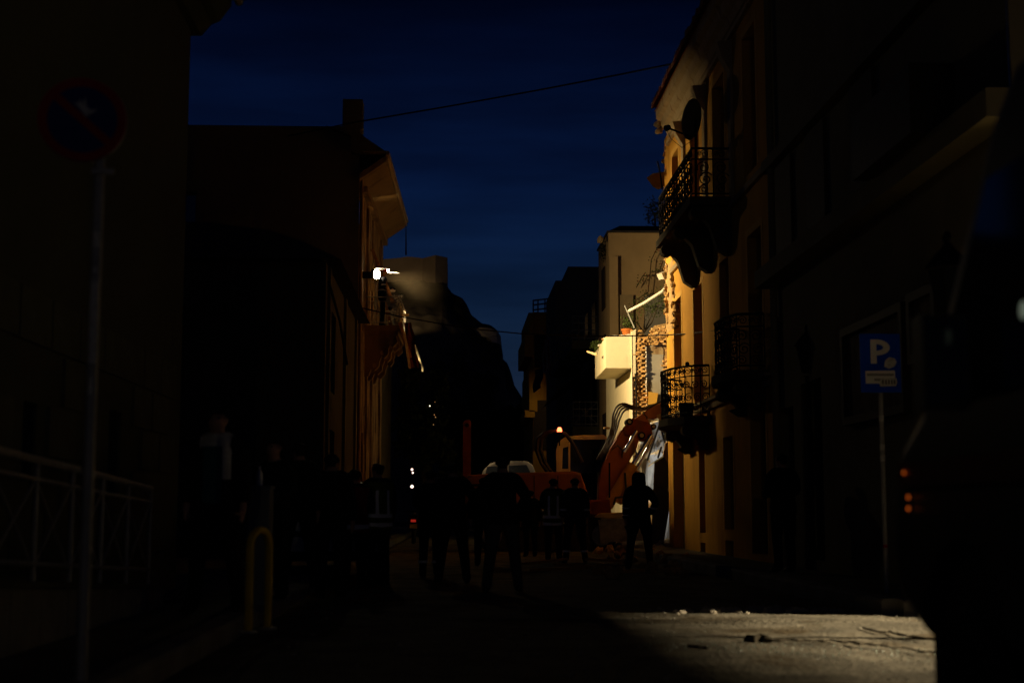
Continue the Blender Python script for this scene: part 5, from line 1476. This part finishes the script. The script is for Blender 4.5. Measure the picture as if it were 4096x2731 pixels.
# ------------------------------------------------------------------ people
def person(name_label, px, d, z=0.0, rz=0.0, H=1.75, coat='navy', trousers='black_c', hair=True, strips=(), strip_m='reflect', arms='down', vest=None, collar=None, extra=None, cat='person', legs='stand', lean=0, coat_len=.86, xy=None, grp=None, shirt=None):
    s = H / 1.75
    V = []; E = []; Rr = []

    def add(p, r_, par=None):
        V.append(Vector(p) * s); Rr.append((r_[0] * s, r_[1] * s) if isinstance(r_, tuple) else (r_ * s, r_ * s))
        if par is not None:
            E.append((par, len(V) - 1))
        return len(V) - 1
    pel = add((0, 0, .97), (.155, .115)); sp_ = add((0, .0 + lean * .3, 1.14), (.15, .11), pel); chs = add((0, .01 + lean * .7, 1.33), (.175, .12), sp_)
    nb_ = add((0, lean, 1.46), (.085, .08), chs); nk = add((0, .012 + lean, 1.525), .058, nb_)
    h1 = add((0, .035 + lean * 1.2, 1.59), (.062, .078), nk); h2 = add((0, .022 + lean * 1.2, 1.66), (.086, .104), h1); h3 = add((0, .008 + lean * 1.2, 1.72), (.064, .08), h2)
    add((0, .125 + lean * 1.2, 1.635), .012, h2)
    for sx in (-1, 1):
        add((sx * .086, .0 + lean * 1.2, 1.645), .012, h2)
    hands = []
    for sx in (-1, 1):
        mode = arms if isinstance(arms, str) else arms[0 if sx < 0 else 1]
        sh_ = add((sx * .16, lean, 1.425), .068, nb_)
        if mode == 'down':
            pts = [((sx * .235, -.01, 1.16), .05), ((sx * .25, .05, .93), .034), ((sx * .25, .07, .86), (.022, .04))]; fdir = Vector((0, .15, -1))
        elif mode == 'front':
            pts = [((sx * .24, .02, 1.17), .05), ((sx * .16, .22, 1.12), .034), ((sx * .10, .27, 1.14), (.022, .04))]; fdir = Vector((-sx * .7, .5, .1))
        elif mode == 'up':
            pts = [((sx * .25, .10, 1.2), .05), ((sx * .15, .24, 1.42), .034), ((sx * .12, .24, 1.49), (.022, .04))]; fdir = Vector((-sx * .4, 0, .9))
        else:        # hip
            pts = [((sx * .31, -.07, 1.2), .05), ((sx * .21, .02, 1.03), .034), ((sx * .17, .06, 1.02), (.022, .04))]; fdir = Vector((-sx * .6, .6, -.3))
        par = sh_
        par = add(((sx * .205), lean * .8, 1.36), .06, par)
        for pt, r_ in pts:
            par = add((pt[0], pt[1] + lean * .5, pt[2]), r_, par)
        hp = Vector(pts[-1][0]) + Vector((0, lean * .5, 0)); fdir.normalize(); side = fdir.cross(Vector((sx, 0, .2))).normalized()
        for k, (o_, L) in enumerate(((-.032, .062), (-.011, .075), (.011, .07), (.031, .055))):
            f1 = add(hp + side * o_ + fdir * .045, .010, par); f2 = add(hp + side * o_ * 1.1 + fdir * (.045 + L * .55) + Vector((-sx * .012, 0, 0)), .009, f1); add(hp + side * o_ * 1.1 + fdir * (.045 + L) + Vector((-sx * .035, 0, 0)), .008, f2)
        th_ = add(hp + side * .045 + fdir * .0, .012, par); add(hp + side * .062 + fdir * .04 + Vector((-sx * .015, 0, 0)), .01, th_)
        hands.append(hp * s)
    for sx in (-1, 1):
        hx = .10; ky = .02; fy = 0; fx = .115
        if legs == 'apart':
            fx = .2; hx = .105
        if legs == 'walk':
            fy = .16 * sx; ky = .1 if sx > 0 else .0
        hip = add((sx * hx, 0, .89), (.098, .105), pel)
        kn = add((sx * (hx + fx) / 2, ky + fy * .4, .50), .064, hip); cf = add((sx * (hx * .3 + fx * .7), fy * .7 - .012, .34), .06, kn); an = add((sx * fx, fy - .025, .085), .044, cf)
        add((sx * fx * 1.03, fy - .06, .045), .04, an); b1 = add((sx * fx * 1.08, fy + .08, .045), (.043, .034), an); add((sx * fx * 1.12, fy + .17, .034), (.038, .026), b1)
    me = bpy.data.meshes.new('skeleton'); me.from_pydata([tuple(v) for v in V], E, [])
    ob_ = bpy.data.objects.new('skeleton', me); COL.objects.link(ob_)
    md = ob_.modifiers.new('skin', 'SKIN'); md.use_smooth_shade = True
    if not me.skin_vertices:
        bpy.context.view_layer.objects.active = ob_
    for i, sv in enumerate(me.skin_vertices[0].data):
        sv.radius = Rr[i]; sv.use_root = (i == 0)
    ss = ob_.modifiers.new('sub', 'SUBSURF'); ss.levels = 1; ss.render_levels = 1
    dg = bpy.context.evaluated_depsgraph_get()
    bme = bpy.data.meshes.new_from_object(ob_.evaluated_get(dg))
    bpy.data.objects.remove(ob_); bpy.data.meshes.remove(me)
    bme.name = 'body'; bme.materials.clear(); bme.materials.append(M['skin'])
    bme.polygons.foreach_set('use_smooth', [True] * len(bme.polygons))
    zmin = min(v.co.z for v in bme.vertices)
    loc = xy if xy else (at(px, 2000, d).x, d)
    t = thing('person', name_label, cat, (loc[0], loc[1], z - zmin), grp, rz, local=True)
    body = bpy.data.objects.new('body', bme); COL.objects.link(body); body.parent = t; ORG[body.name] = Vector((0, 0, 0))

    def shell(nm, m, test, off, parent=None, cuts=(), xcuts=()):
        bm = bmesh.new(); bm.from_mesh(bme)
        for z_ in cuts:
            bmesh.ops.bisect_plane(bm, geom=bm.verts[:] + bm.edges[:] + bm.faces[:], plane_co=(0, 0, z_ * s), plane_no=(0, 0, 1))
        for x_ in xcuts:
            bmesh.ops.bisect_plane(bm, geom=bm.verts[:] + bm.edges[:] + bm.faces[:], plane_co=(x_ * s, 0, 0), plane_no=(1, 0, 0))
        bm.normal_update(); bm.verts.index_update()
        q = B(); idx = {}
        for f_ in bm.faces:
            c = f_.calc_center_median()
            if test(c, min((c - h).length for h in hands)):
                f = []
                for v in f_.verts:
                    if v.index not in idx:
                        idx[v.index] = len(q.v); q.v.append(v.co + v.normal * off)
                    f.append(idx[v.index])
                q.f.append(tuple(f))
        bm.free()
        if q.f:
            return q.build(nm, M[m] if isinstance(m, str) else m, parent or t, True)
    shell('trousers', trousers, lambda c, h: .075 * s < c.z < 1.0 * s and h > .09 * s and not (abs(c.x) > .2 * s and c.z > .80 * s), .014 * s, None, (.075, 1.0))
    jk = shell('jacket', coat, lambda c, h: coat_len * s < c.z < 1.50 * s and h > .075 * s, .026 * s, None, (coat_len, 1.5))
    for sx in (-1, 1):
        shell('shoe', 'shoe', lambda c, h: c.z < .10 * s and c.x * sx > 0, .008 * s, None, (.10,))
    if hair:
        shell('hair', 'hair', lambda c, h: c.z > 1.69 * s or (c.z > 1.56 * s and c.y < (.0 + lean * 1.2) * s), .014 * s, None, (1.69, 1.56))
    if vest:
        shell('vest', vest, lambda c, h: .80 * s < c.z < 1.45 * s and abs(c.x) < .195 * s and h > .1 * s, .036 * s, None, (.80, 1.45), (-.195, .195))
    so = .044 * s if vest else .032 * s
    for za, zb_, which in strips:
        if which == 'torso':
            shell('reflective_strip', strip_m, lambda c, h: za * s < c.z < zb_ * s and abs(c.x) < .21 * s, so, jk, (za, zb_))
        elif which == 'arms':
            for sx in (-1, 1):
                shell('reflective_strip', strip_m, lambda c, h: za * s < c.z < zb_ * s and c.x * sx > .17 * s, so, jk, (za, zb_))
        elif which == 'brace':
            for sx in (-1, 1):
                for sy in (-1, 1):
                    shell('reflective_strip', strip_m, lambda c, h: za * s < c.z < zb_ * s and .06 * s < c.x * sx < .105 * s and c.y * sy > 0, so, jk, (za, zb_), (sx * .06, sx * .105))
        else:
            for sx in (-1, 1):
                shell('reflective_strip', strip_m, lambda c, h: za * s < c.z < zb_ * s and c.x * sx > 0, so, jk, (za, zb_))
    if collar:
        shell('collar', collar, lambda c, h: 1.42 * s < c.z < 1.535 * s and abs(c.x) < .13 * s, .036 * s, jk, (1.42, 1.535), (-.13, .13))
        shell('lining', collar, lambda c, h: 1.14 * s < c.z < 1.42 * s and c.y > .03 * s and -.115 * s < c.x < -.07 * s, .034 * s, jk, (1.14, 1.42), (-.115, -.07))
    if shirt:
        shell('shirt', shirt, lambda c, h: .94 * s < c.z < 1.42 * s and c.y > .03 * s and -.07 * s < c.x < .085 * s, .031 * s, jk, (.94, 1.42), (-.07, .085))
    for sx in (-1, 1):
        e = B().lathe([(.0, -.012), (.009, -.008), (.012, 0), (.009, .008), (.0, .012)], (sx * .03 * s, (.104 + lean * 1.2) * s, 1.665 * s), 8)
        e.build('eye', M['ink'], body)
    if extra:
        extra(t, s)
    return t


def helmet(m, lamp=False):
    def f(t, s):
        c = Vector((0, .015, 1.665)) * s
        B().lathe([(.118 * s, 0), (.122 * s, .03 * s), (.112 * s, .08 * s), (.08 * s, .12 * s), (.03 * s, .138 * s), (.0, .14 * s)], c, 18).build('helmet', M[m], t, True)
        B().lathe([(.118 * s, 0), (.145 * s, -.012 * s), (.145 * s, -.004 * s), (.118 * s, .012 * s)], c, 18).build('brim', M[m], t, True)
        if lamp:
            B().lathe([(.03, 0), (.036, .03), (.036, .05), (.0, .055)], c + Vector((0, .115, .05)) * s, 12, Vector((0, 1, -.1))).build('head_lamp', M['headlamp'], t, True)
    return f


def cap(t, s):
    c = Vector((0, .01, 1.675)) * s
    B().lathe([(.108 * s, 0), (.11 * s, .03 * s), (.095 * s, .08 * s), (.05 * s, .105 * s), (.0, .108 * s)], c, 16).build('cap', M['black_c'], t, True)


def hood_up(t, s):
    c = Vector((0, .0, 1.60)) * s
    B().lathe([(.13 * s, -.09 * s), (.125 * s, 0), (.125 * s, .07 * s), (.105 * s, .125 * s), (.06 * s, .155 * s), (.0, .16 * s)], c, 16).build('hood', M['black_c'], t, True)


# firefighter on the balcony, facing the ruin
pf = at(1530, 1200, 40.55)
person('firefighter in red helmet with headlamp standing on the old balcony', 0, 0, 6.252, R(-84), 1.72, 'navy', 'navy', False, ((1.22, 1.26, 'arms'), (1.08, 1.12, 'torso')), arms='front', extra=helmet('helmet', True), xy=(pf.x, pf.y))
# left foreground man facing the camera
person('man in dark jacket with pale fleece collar and teal shirt at left', 868, 12.8, .13, R(172), 1.80, 'black_c', 'black_c', True, (), arms=('down', 'down'), collar='pale_c', shirt='teal_c', legs='apart')
person('dim man leaning behind the grey utility cabinet', 1098, 14.6, .13, R(150), 1.62, 'black_c', 'black_c', True, (), arms='front')
# group at left with vests
person('dark figure left of the yellow striped car', 1195, 16.8, .13, R(20), 1.72, 'black_c', 'black_c', True, (), legs='apart')
person('dark figure in front of the yellow striped car', 1325, 17.2, 0, R(-10), 1.74, 'black_c', 'black_c', True, ())
person('person in red vest with one pale reflective band', 1418, 19.5, 0, R(10), 1.62, 'black_c', 'black_c', True, ((.86, .92, 'torso'), (1.0, 1.03, 'arms')), vest='redvest', arms='front')
person('person in dark vest with two slanted reflective bands at left', 1512, 20.0, 0, R(35), 1.72, 'black_c', 'black_c', True, ((.84, .89, 'torso'), (.96, 1.01, 'torso'), (1.0, 1.34, 'brace')), vest='hivis')
# centre crowd
person('broad dark figure left of the man in grey trousers', 1812, 20.6, 0, R(5), 1.76, 'black_c', 'black_c', True, (), legs='apart', arms='hip', coat_len=.75)
person('dark figure at the left flank of the central crowd', 1722, 22.5, 0, R(-8), 1.70, 'black_c', 'black_c', True, ((.24, .28, 'all'),), arms='front')
person('tall man in dark jacket and grey trousers at the centre', 2010, 18.4, 0, R(-3), 1.76, 'black_c', 'grey_c', True, (), arms='hip', legs='apart')
person('short dark figure between grey trousers man and green vest', 2122, 33.0, 0, R(10), 1.55, 'black_c', 'black_c', True, ())
person('person in green safety vest with pale shoulder brace', 2214, 29.5, 0, R(-6), 1.74, 'black_c', 'black_c', True, ((.76, .82, 'torso'), (.90, .96, 'torso'), (.96, 1.36, 'brace')), vest='hivis', arms='front')
person('man in dark jacket with pale bands on both sleeves', 2300, 29.0, 0, R(4), 1.74, 'navy', 'black_c', True, ((1.06, 1.10, 'arms'), (.22, .26, 'all')), legs='apart')
person('rightmost dark figure in hooded jacket before the ruin', 2556, 25.3, 0, R(-12), 1.72, 'black_c', 'black_c', False, ((1.10, 1.13, 'arms'), (.98, 1.0, 'arms')), extra=hood_up, arms=('down', 'hip'), coat_len=.66, legs='apart')
person('dark figure standing by the wall left of the parking sign', 3132, 21.0, .13, R(20), 1.78, 'black_c', 'black_c', True, (), arms='front')
person('dark figure behind the broad figure near the white van', 1935, 27.0, 0, R(0), 1.70, 'black_c', 'black_c', True, ())

# ------------------------------------------------------------------ vehicles
def car(label, name, px, d, rz, paint, stripes=None, L=4.3, lamps=None):
    p = at(px, 2000, d)
    t = thing(name, label, 'car', (p.x, p.y, 0), None, rz, local=True)
    pr_ = [(-L / 2, .32), (-L / 2, .75), (-L / 2 + .12, .92), (-L / 2 + .5, .98), (-L / 2 + .95, 1.40), (-L / 2 + 1.4, 1.46), (.35, 1.45), (1.1, 1.0), (L / 2 - .25, .88), (L / 2, .7), (L / 2, .32)]
    o = B().prism([(-.85, y, z) for y, z in pr_], (1.7, 0, 0)).build('body', M[paint], t); bevel(o, .09, 3)
    for sx in (-.853, .853):
        for pts in ([(-L / 2 + .62, 1.0), (-L / 2 + 1.0, 1.36), (-.35, 1.38), (-.35, 1.0)], [(-.27, 1.0), (-.27, 1.38), (.3, 1.38), (.95, 1.0)]):
            B().prism([(sx, y, z) for y, z in pts], (.006 if sx > 0 else -.006, 0, 0)).build('side_window', M['glass'], t)
        for y in (-L / 2 + .75, L / 2 - .75):
            w_ = B().tube([(sx * 1.0, y, .32), (sx * .80, y, .32)], .32, 18).build('wheel', M['rubber'], t, True)
            B().tube([(sx * 1.01, y, .32), (sx * .99, y, .32)], .19, 14).build('rim', M['steel'], w_, True)
    B().prism([(-.68, -L / 2 + .54, 1.03), (.68, -L / 2 + .54, 1.03), (.6, -L / 2 + .90, 1.36), (-.6, -L / 2 + .90, 1.36)], (0, -.015, .012)).build('rear_window', M['glass'], t)
    for k, (z0_, z1_, m) in enumerate(stripes or ()):
        B().box((-.8, -L / 2 - .022, z0_), (.8, -L / 2 - .008, z1_)).build('stripe', M[m], t)
    for sx in (-1, 1):
        B().box((sx * .66 - .12, -L / 2 - .03, .70), (sx * .66 + .12, -L / 2 - .009, .84)).build('tail_lamp', M[lamps or 'sign_red'], t)
    B().box((-.26, -L / 2 - .035, .48), (.26, -L / 2 - .024, .59)).build('number_plate', M['sign_white'], t)
    return t


car('car with yellow and white striped tail seen between the dark figures', 'patrol_car', 1330, 22.5, R(4), 'van_d', [(.46, .66, 'sign_white'), (.90, 1.02, 'bollard'), (.74, .88, 'sign_white')])
# scooter with lit tail lamp far down the street
p = at(1655, 2000, 46); sct = thing('scooter', 'parked scooter with lit tail lamp and yellow plate far down street', 'scooter', (p.x, p.y, 0))
for dy in (0, 1.25):
    B().lathe([(.17, -.05), (.26, -.05), (.28, 0), (.26, .05), (.17, .05)], (p.x, p.y + dy, .28), 16, Vector((1, 0, 0))).build('wheel', M['rubber'], sct, True)
B().prism([(p.x - .15, p.y - .1, .45), (p.x - .15, p.y + .75, .42), (p.x - .15, p.y + .8, .78), (p.x - .15, p.y - .2, .84)], (.3, 0, 0)).build('body', M['van_d'], sct)
B().prism([(p.x - .13, p.y - .2, .845), (p.x - .13, p.y + .7, .80), (p.x - .13, p.y + .7, .88), (p.x - .13, p.y - .2, .92)], (.26, 0, 0)).build('seat', M['rubber'], sct)
B().tube([(p.x, p.y + 1.25, .3), (p.x, p.y + 1.0, 1.0)], .04, 8).build('fork', M['steel'], sct)
B().tube([(p.x - .34, p.y + .95, 1.04), (p.x + .34, p.y + .95, 1.04)], .02, 8).build('handlebar', M['iron'], sct)
B().box((p.x - .08, p.y - .24, .70), (p.x + .08, p.y - .205, .78)).build('tail_lamp', M['tail'], sct)
B().box((p.x - .12, p.y - .26, .50), (p.x + .12, p.y - .25, .64)).build('number_plate', M['bollard'], sct)
# delivery vehicle lamps glimpsed through foliage (string lamps of a cafe)
for i, (px, py, d, r_, m, lb) in enumerate(((1648, 1877, 50, .045, 'tail_hot', 'bright lamp of the far cafe, upper of the bright pair'), (1648, 1945, 50, .06, 'tail_hot', 'bright lamp of the far cafe, lower of the bright pair'),
                                           (1651, 1890, 50, .035, 'tail_hot', 'bright lamp of the far cafe just under the upper one'),
                                           (1719, 1623, 58, .03, 'fairy', 'tiny white lamp glinting high in the left dark tree'), (1740, 1607, 58, .016, 'fairy_w', 'faint lamp right of the tiny white lamp in the tree'),
                                           (1737, 1658, 58, .022, 'fairy_w', 'dim lamp just below the tiny white lamp'), (1742, 1668, 58, .025, 'fairy_w', 'warm lamp glinting mid-height in the left dark tree'),
                                           (1734, 1698, 58, .022, 'fairy_w', 'lowest glinting lamp in the left dark tree'))):
    p = at(px, py, d); t = thing('hanging_lamp', lb, 'lamp', (p.x, p.y, p.z - .05), 'small lamps glinting at the street end')
    B().lathe([(.0, -r_), (r_ * .7, -r_ * .7), (r_, 0), (r_ * .7, r_ * .7), (.0, r_)], p, 10).build('bulb', M[m], t, True)
    B().tube([p + Z3 * r_, p + Z3 * (r_ + .5)], .008, 5).build('cord', M['iron'], t)

# dark van at the right edge, nose pointing down the street
vv = thing('dark_van', 'dark van filling the right edge, nose pointing down the street', 'van', (2.7, 3.5, 0))
XV = 1.80
prof = [(5.62, .58), (5.80, .66), (5.86, .85), (5.82, 1.12), (5.70, 1.28), (5.45, 1.40), (4.62, 2.32), (4.40, 2.46), (4.0, 2.50), (.6, 2.50), (.55, .50), (4.55, .50), (4.68, .52), (4.72, .70), (4.86, .80), (5.05, .84), (5.24, .80), (5.38, .66), (5.43, .50)]
q = B(); q.prism([(XV, y, z) for y, z in prof], (1.85, 0, 0)); bevel(q.build('body', M['van_d'], vv), .07, 3)
B().prism([(XV - .006, y, z) for y, z in ((5.28, 1.40), (4.64, 2.12), (4.05, 2.12), (4.05, 1.40))], (-.004, 0, 0)).build('side_window', M['glass'], vv)
B().prism([(XV + .1, 5.46, 1.44), (XV + 1.75, 5.46, 1.44), (XV + 1.75, 4.66, 2.31), (XV + .1, 4.66, 2.31)], (0, .02, .02)).build('windscreen', M['glass'], vv)
B().prism([(XV - .008, y, z) for y, z in ((5.70, 1.10), (5.70, 1.20), (1.0, 1.20), (1.0, 1.10))], (-.003, 0, 0)).build('red_stripe', M['van_red'], vv)
for yy in (5.05, 1.5):
    w_ = B().lathe([(.20, -.11), (.31, -.11), (.345, -.07), (.345, .07), (.31, .11), (.20, .11)], (XV + .12, yy, .345), 28, Vector((1, 0, 0))).build('wheel', M['rubber'], vv, True)
    B().lathe([(.0, -.02), (.19, -.02), (.2, .0), (.2, .02)], (XV + .03, yy, .345), 20, Vector((1, 0, 0))).build('rim', M['track'], w_, True)
B().box((XV + .02, 4.71, .22), (XV + .34, 5.43, .86)).build('wheel_housing', M['rubber'], vv)
for (px, py, r_, m, nm) in ((3615, 1890, .009, 'amber_dim', 'indicator_reflector'), (3633, 1988, .010, 'amber_dim', 'indicator_reflector'), (3633, 2033, .010, 'amber_dim', 'indicator_reflector'), (3785, 1390, .009, 'glint_pale', 'mirror_glint'), (3757, 1582, .008, 'glint_pale', 'mirror_glint')):  # amber and pale reflections on the van painted as glowing spots
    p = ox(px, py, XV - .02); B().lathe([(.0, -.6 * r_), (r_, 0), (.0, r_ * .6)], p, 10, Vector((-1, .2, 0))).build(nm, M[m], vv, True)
p = ox(3790, 1450, XV - .12); mr = B().box((p.x - .1, p.y - .05, p.z - .16), (p.x + .06, p.y + .07, p.z + .16)).build('wing_mirror', M['van_d'], vv)
B().box((p.x - .09, p.y - .054, p.z - .14), (p.x + .05, p.y - .051, p.z + .14)).build('mirror_glass', M['glass'], mr)
p = ox(4092, 1240, XV - .012); B().lathe([(.0, -.02), (.02, -.01), (.03, 0), (.0, .01)], p, 12, Vector((-1, 0, 0))).build('window_glint', M['glint_green'], vv, True)  # reflection in the side glass painted as a glowing disc

# ------------------------------------------------------------------ the street lamp in the side street (lights the road on the right)
LP = Vector((13.2, 11.3, 4.6))
sl = thing('side_street_lamp', 'lit hooded lamp on a post in the side street off to the right', 'street lamp', (13.9, 11.3, 0))
B().tube([(13.9, 11.3, 0), (13.9, 11.3, 4.9), (13.7, 11.3, 5.05), (13.2, 11.3, 5.0)], .06, 10).build('post', M['iron'], sl, True)
hd = B(); hd.box((12.2, 10.3, 4.93), (13.5, 12.3, 4.97)); hd.box((12.18, 10.3, 4.178), (12.2, 12.3, 4.93)); hd.box((13.5, 10.3, 4.3), (13.52, 12.3, 4.93)); hd.build('hood', M['iron'], sl)  # unseen hood added, its low edge cutting the beam short on the road
B().lathe([(.0, 0), (.05, .03), (.055, .08), (.03, .12), (.0, .12)], LP + Vector((0, 0, .06)), 12).build('bulb', M['street_glow'], sl, True)
ld = bpy.data.lights.new('lamp_light', 'SPOT'); ld.energy = LAMP; ld.color = (1.0, .81, .52); ld.shadow_soft_size = .034; ld.spot_size = R(54); ld.spot_blend = .9
lo = bpy.data.objects.new('lamp_light', ld); COL.objects.link(lo); lo.parent = sl
lo.location = LP - Vector((13.9, 11.3, 0)); lo.rotation_euler = (Vector((5.0, 12.4, 0)) - LP).to_track_quat('-Z', 'Y').to_euler()

# street lamp further back along the street, behind the viewer (its weak light reaches the signs and the road)
bl = thing('street_lamp', 'lit street lamp on a tall post back along the left pavement', 'street lamp', (-2.3, -20, .13))
B().lathe([(.12, 0), (.13, .05), (.09, .3), (.06, .6), (.05, 6.2), (.06, 6.3)], (-2.3, -20, .13), 12).build('post', M['iron'], bl, True)
B().tube([(-2.3, -20, 6.3), (-2.2, -20, 6.75), (-1.6, -20, 6.9), (-1.2, -20, 6.85)], .04, 8).build('arm', M['iron'], bl, True)
B().lathe([(.0, .16), (.22, .10), (.26, 0), (.24, 0), (.2, .08), (.0, .13)], (-1.1, -20, 6.72), 16).build('shade', M['iron'], bl, True)
B().lathe([(.0, -.06), (.05, -.03), (.06, .02), (.03, .07), (.0, .07)], (-1.1, -20, 6.70), 12).build('bulb', M['street_glow'], bl, True)
ld = bpy.data.lights.new('bulb_light', 'POINT'); ld.energy = BACKLAMP; ld.color = (1.0, .84, .58); ld.shadow_soft_size = .06
lo = bpy.data.objects.new('bulb_light', ld); COL.objects.link(lo); lo.parent = bl; lo.location = Vector((-1.1, -20, 6.6)) - Vector((-2.3, -20, .13))
# monument floodlights at the foot of the bastion and the cliff
for px, py, dd, tx, ty, e_, lb in ((1560, 1240, 200, 1720, 1110, 2200, 'monument floodlight aimed up at the bastion'), (1990, 1560, 205, 1955, 1350, 2400, 'monument floodlight aimed up at the pale cliff')):
    p = at(px, py, dd); mf = thing('monument_floodlight', lb, 'floodlight', (p.x, p.y, p.z), 'floodlights on the hill')
    B().box((p.x - .3, p.y - .25, p.z), (p.x + .3, p.y - .05, p.z + .4)).build('housing', M['iron'], mf)
    B().tube([(p.x, p.y - .15, p.z), (p.x, p.y - .15, p.z - 3)], .06, 6).build('stand', M['iron'], mf)
    ld = bpy.data.lights.new('monument_light', 'SPOT'); ld.energy = e_; ld.color = (1.0, .72, .38); ld.spot_size = R(62); ld.spot_blend = .8; ld.shadow_soft_size = .2
    lo = bpy.data.objects.new('monument_light', ld); COL.objects.link(lo); lo.parent = mf; lo.location = (0, 0, .2)
    lo.rotation_euler = (at(tx, ty, 232) - (p + Z3 * .2)).to_track_quat('-Z', 'Y').to_euler()

# unseen lantern added behind the grey building to brighten the narrow ochre front
c = Vector((6.3, 84.9, 7.6)); wl2 = thing('added_lantern', 'unseen lantern added in the gap to brighten the narrow ochre building', 'lantern', tuple(c - Z3 * .3))
B().tube([c + Vector((0, -.9, .3)), c + Vector((0, 0, .3)), c + Vector((0, 0, .16))], .03, 6).build('bracket', M['iron'], wl2)
B().lathe([(.0, .2), (.2, .1), (.22, .06), (.0, .1)], c, 12).build('shade', M['iron'], wl2, True)
B().lathe([(.0, -.08), (.07, -.04), (.07, .04), (.0, .07)], c, 12).build('bulb', M['fill_glow'], wl2, True)

# ------------------------------------------------------------------ dust drifting in the floodlight beam
q = B(); c = at(1655, 1170, 41.2)
q.lathe([(.0, -1.15), (.3, -1.08), (.60, -.80), (.82, -.43), (.9, 0), (.82, .43), (.60, .80), (.3, 1.08), (.0, 1.15)], c, 20, Vector((1, .1, -.45)))
ds = q.build('dust_cloud', M['cream'], None, True); ds['kind'] = 'stuff'
tag(ds, 'pale dust drifting in the floodlight beam by the firefighter', 'dust')
dmt = bpy.data.materials.new('airborne_dust'); dmt.use_nodes = True; nt = dmt.node_tree; nt.nodes.clear()
out = nt.nodes.new('ShaderNodeOutputMaterial'); pv = nt.nodes.new('ShaderNodeVolumePrincipled'); pv.inputs['Color'].default_value = (.85, .68, .46, 1)
tcn = nt.nodes.new('ShaderNodeTexCoord'); gr = nt.nodes.new('ShaderNodeTexGradient'); gr.gradient_type = 'SPHERICAL'; mpn = nt.nodes.new('ShaderNodeMapping')
mpn.inputs['Location'].default_value = (-.5 / .5, -.5 / .5, -.5 / .5); mpn.inputs['Scale'].default_value = (2, 2, 2)
nt.links.new(tcn.outputs['Generated'], mpn.inputs[0]); nt.links.new(mpn.outputs[0], gr.inputs[0])
ml = nt.nodes.new('ShaderNodeMath'); ml.operation = 'MULTIPLY'; ml.inputs[1].default_value = .0042
pw = nt.nodes.new('ShaderNodeMath'); pw.operation = 'POWER'; pw.inputs[1].default_value = 2.0
nt.links.new(gr.outputs['Fac'], pw.inputs[0]); nt.links.new(pw.outputs[0], ml.inputs[0]); nt.links.new(ml.outputs[0], pv.inputs['Density']); nt.links.new(pv.outputs[0], out.inputs['Volume'])
ds.data.materials[0] = dmt
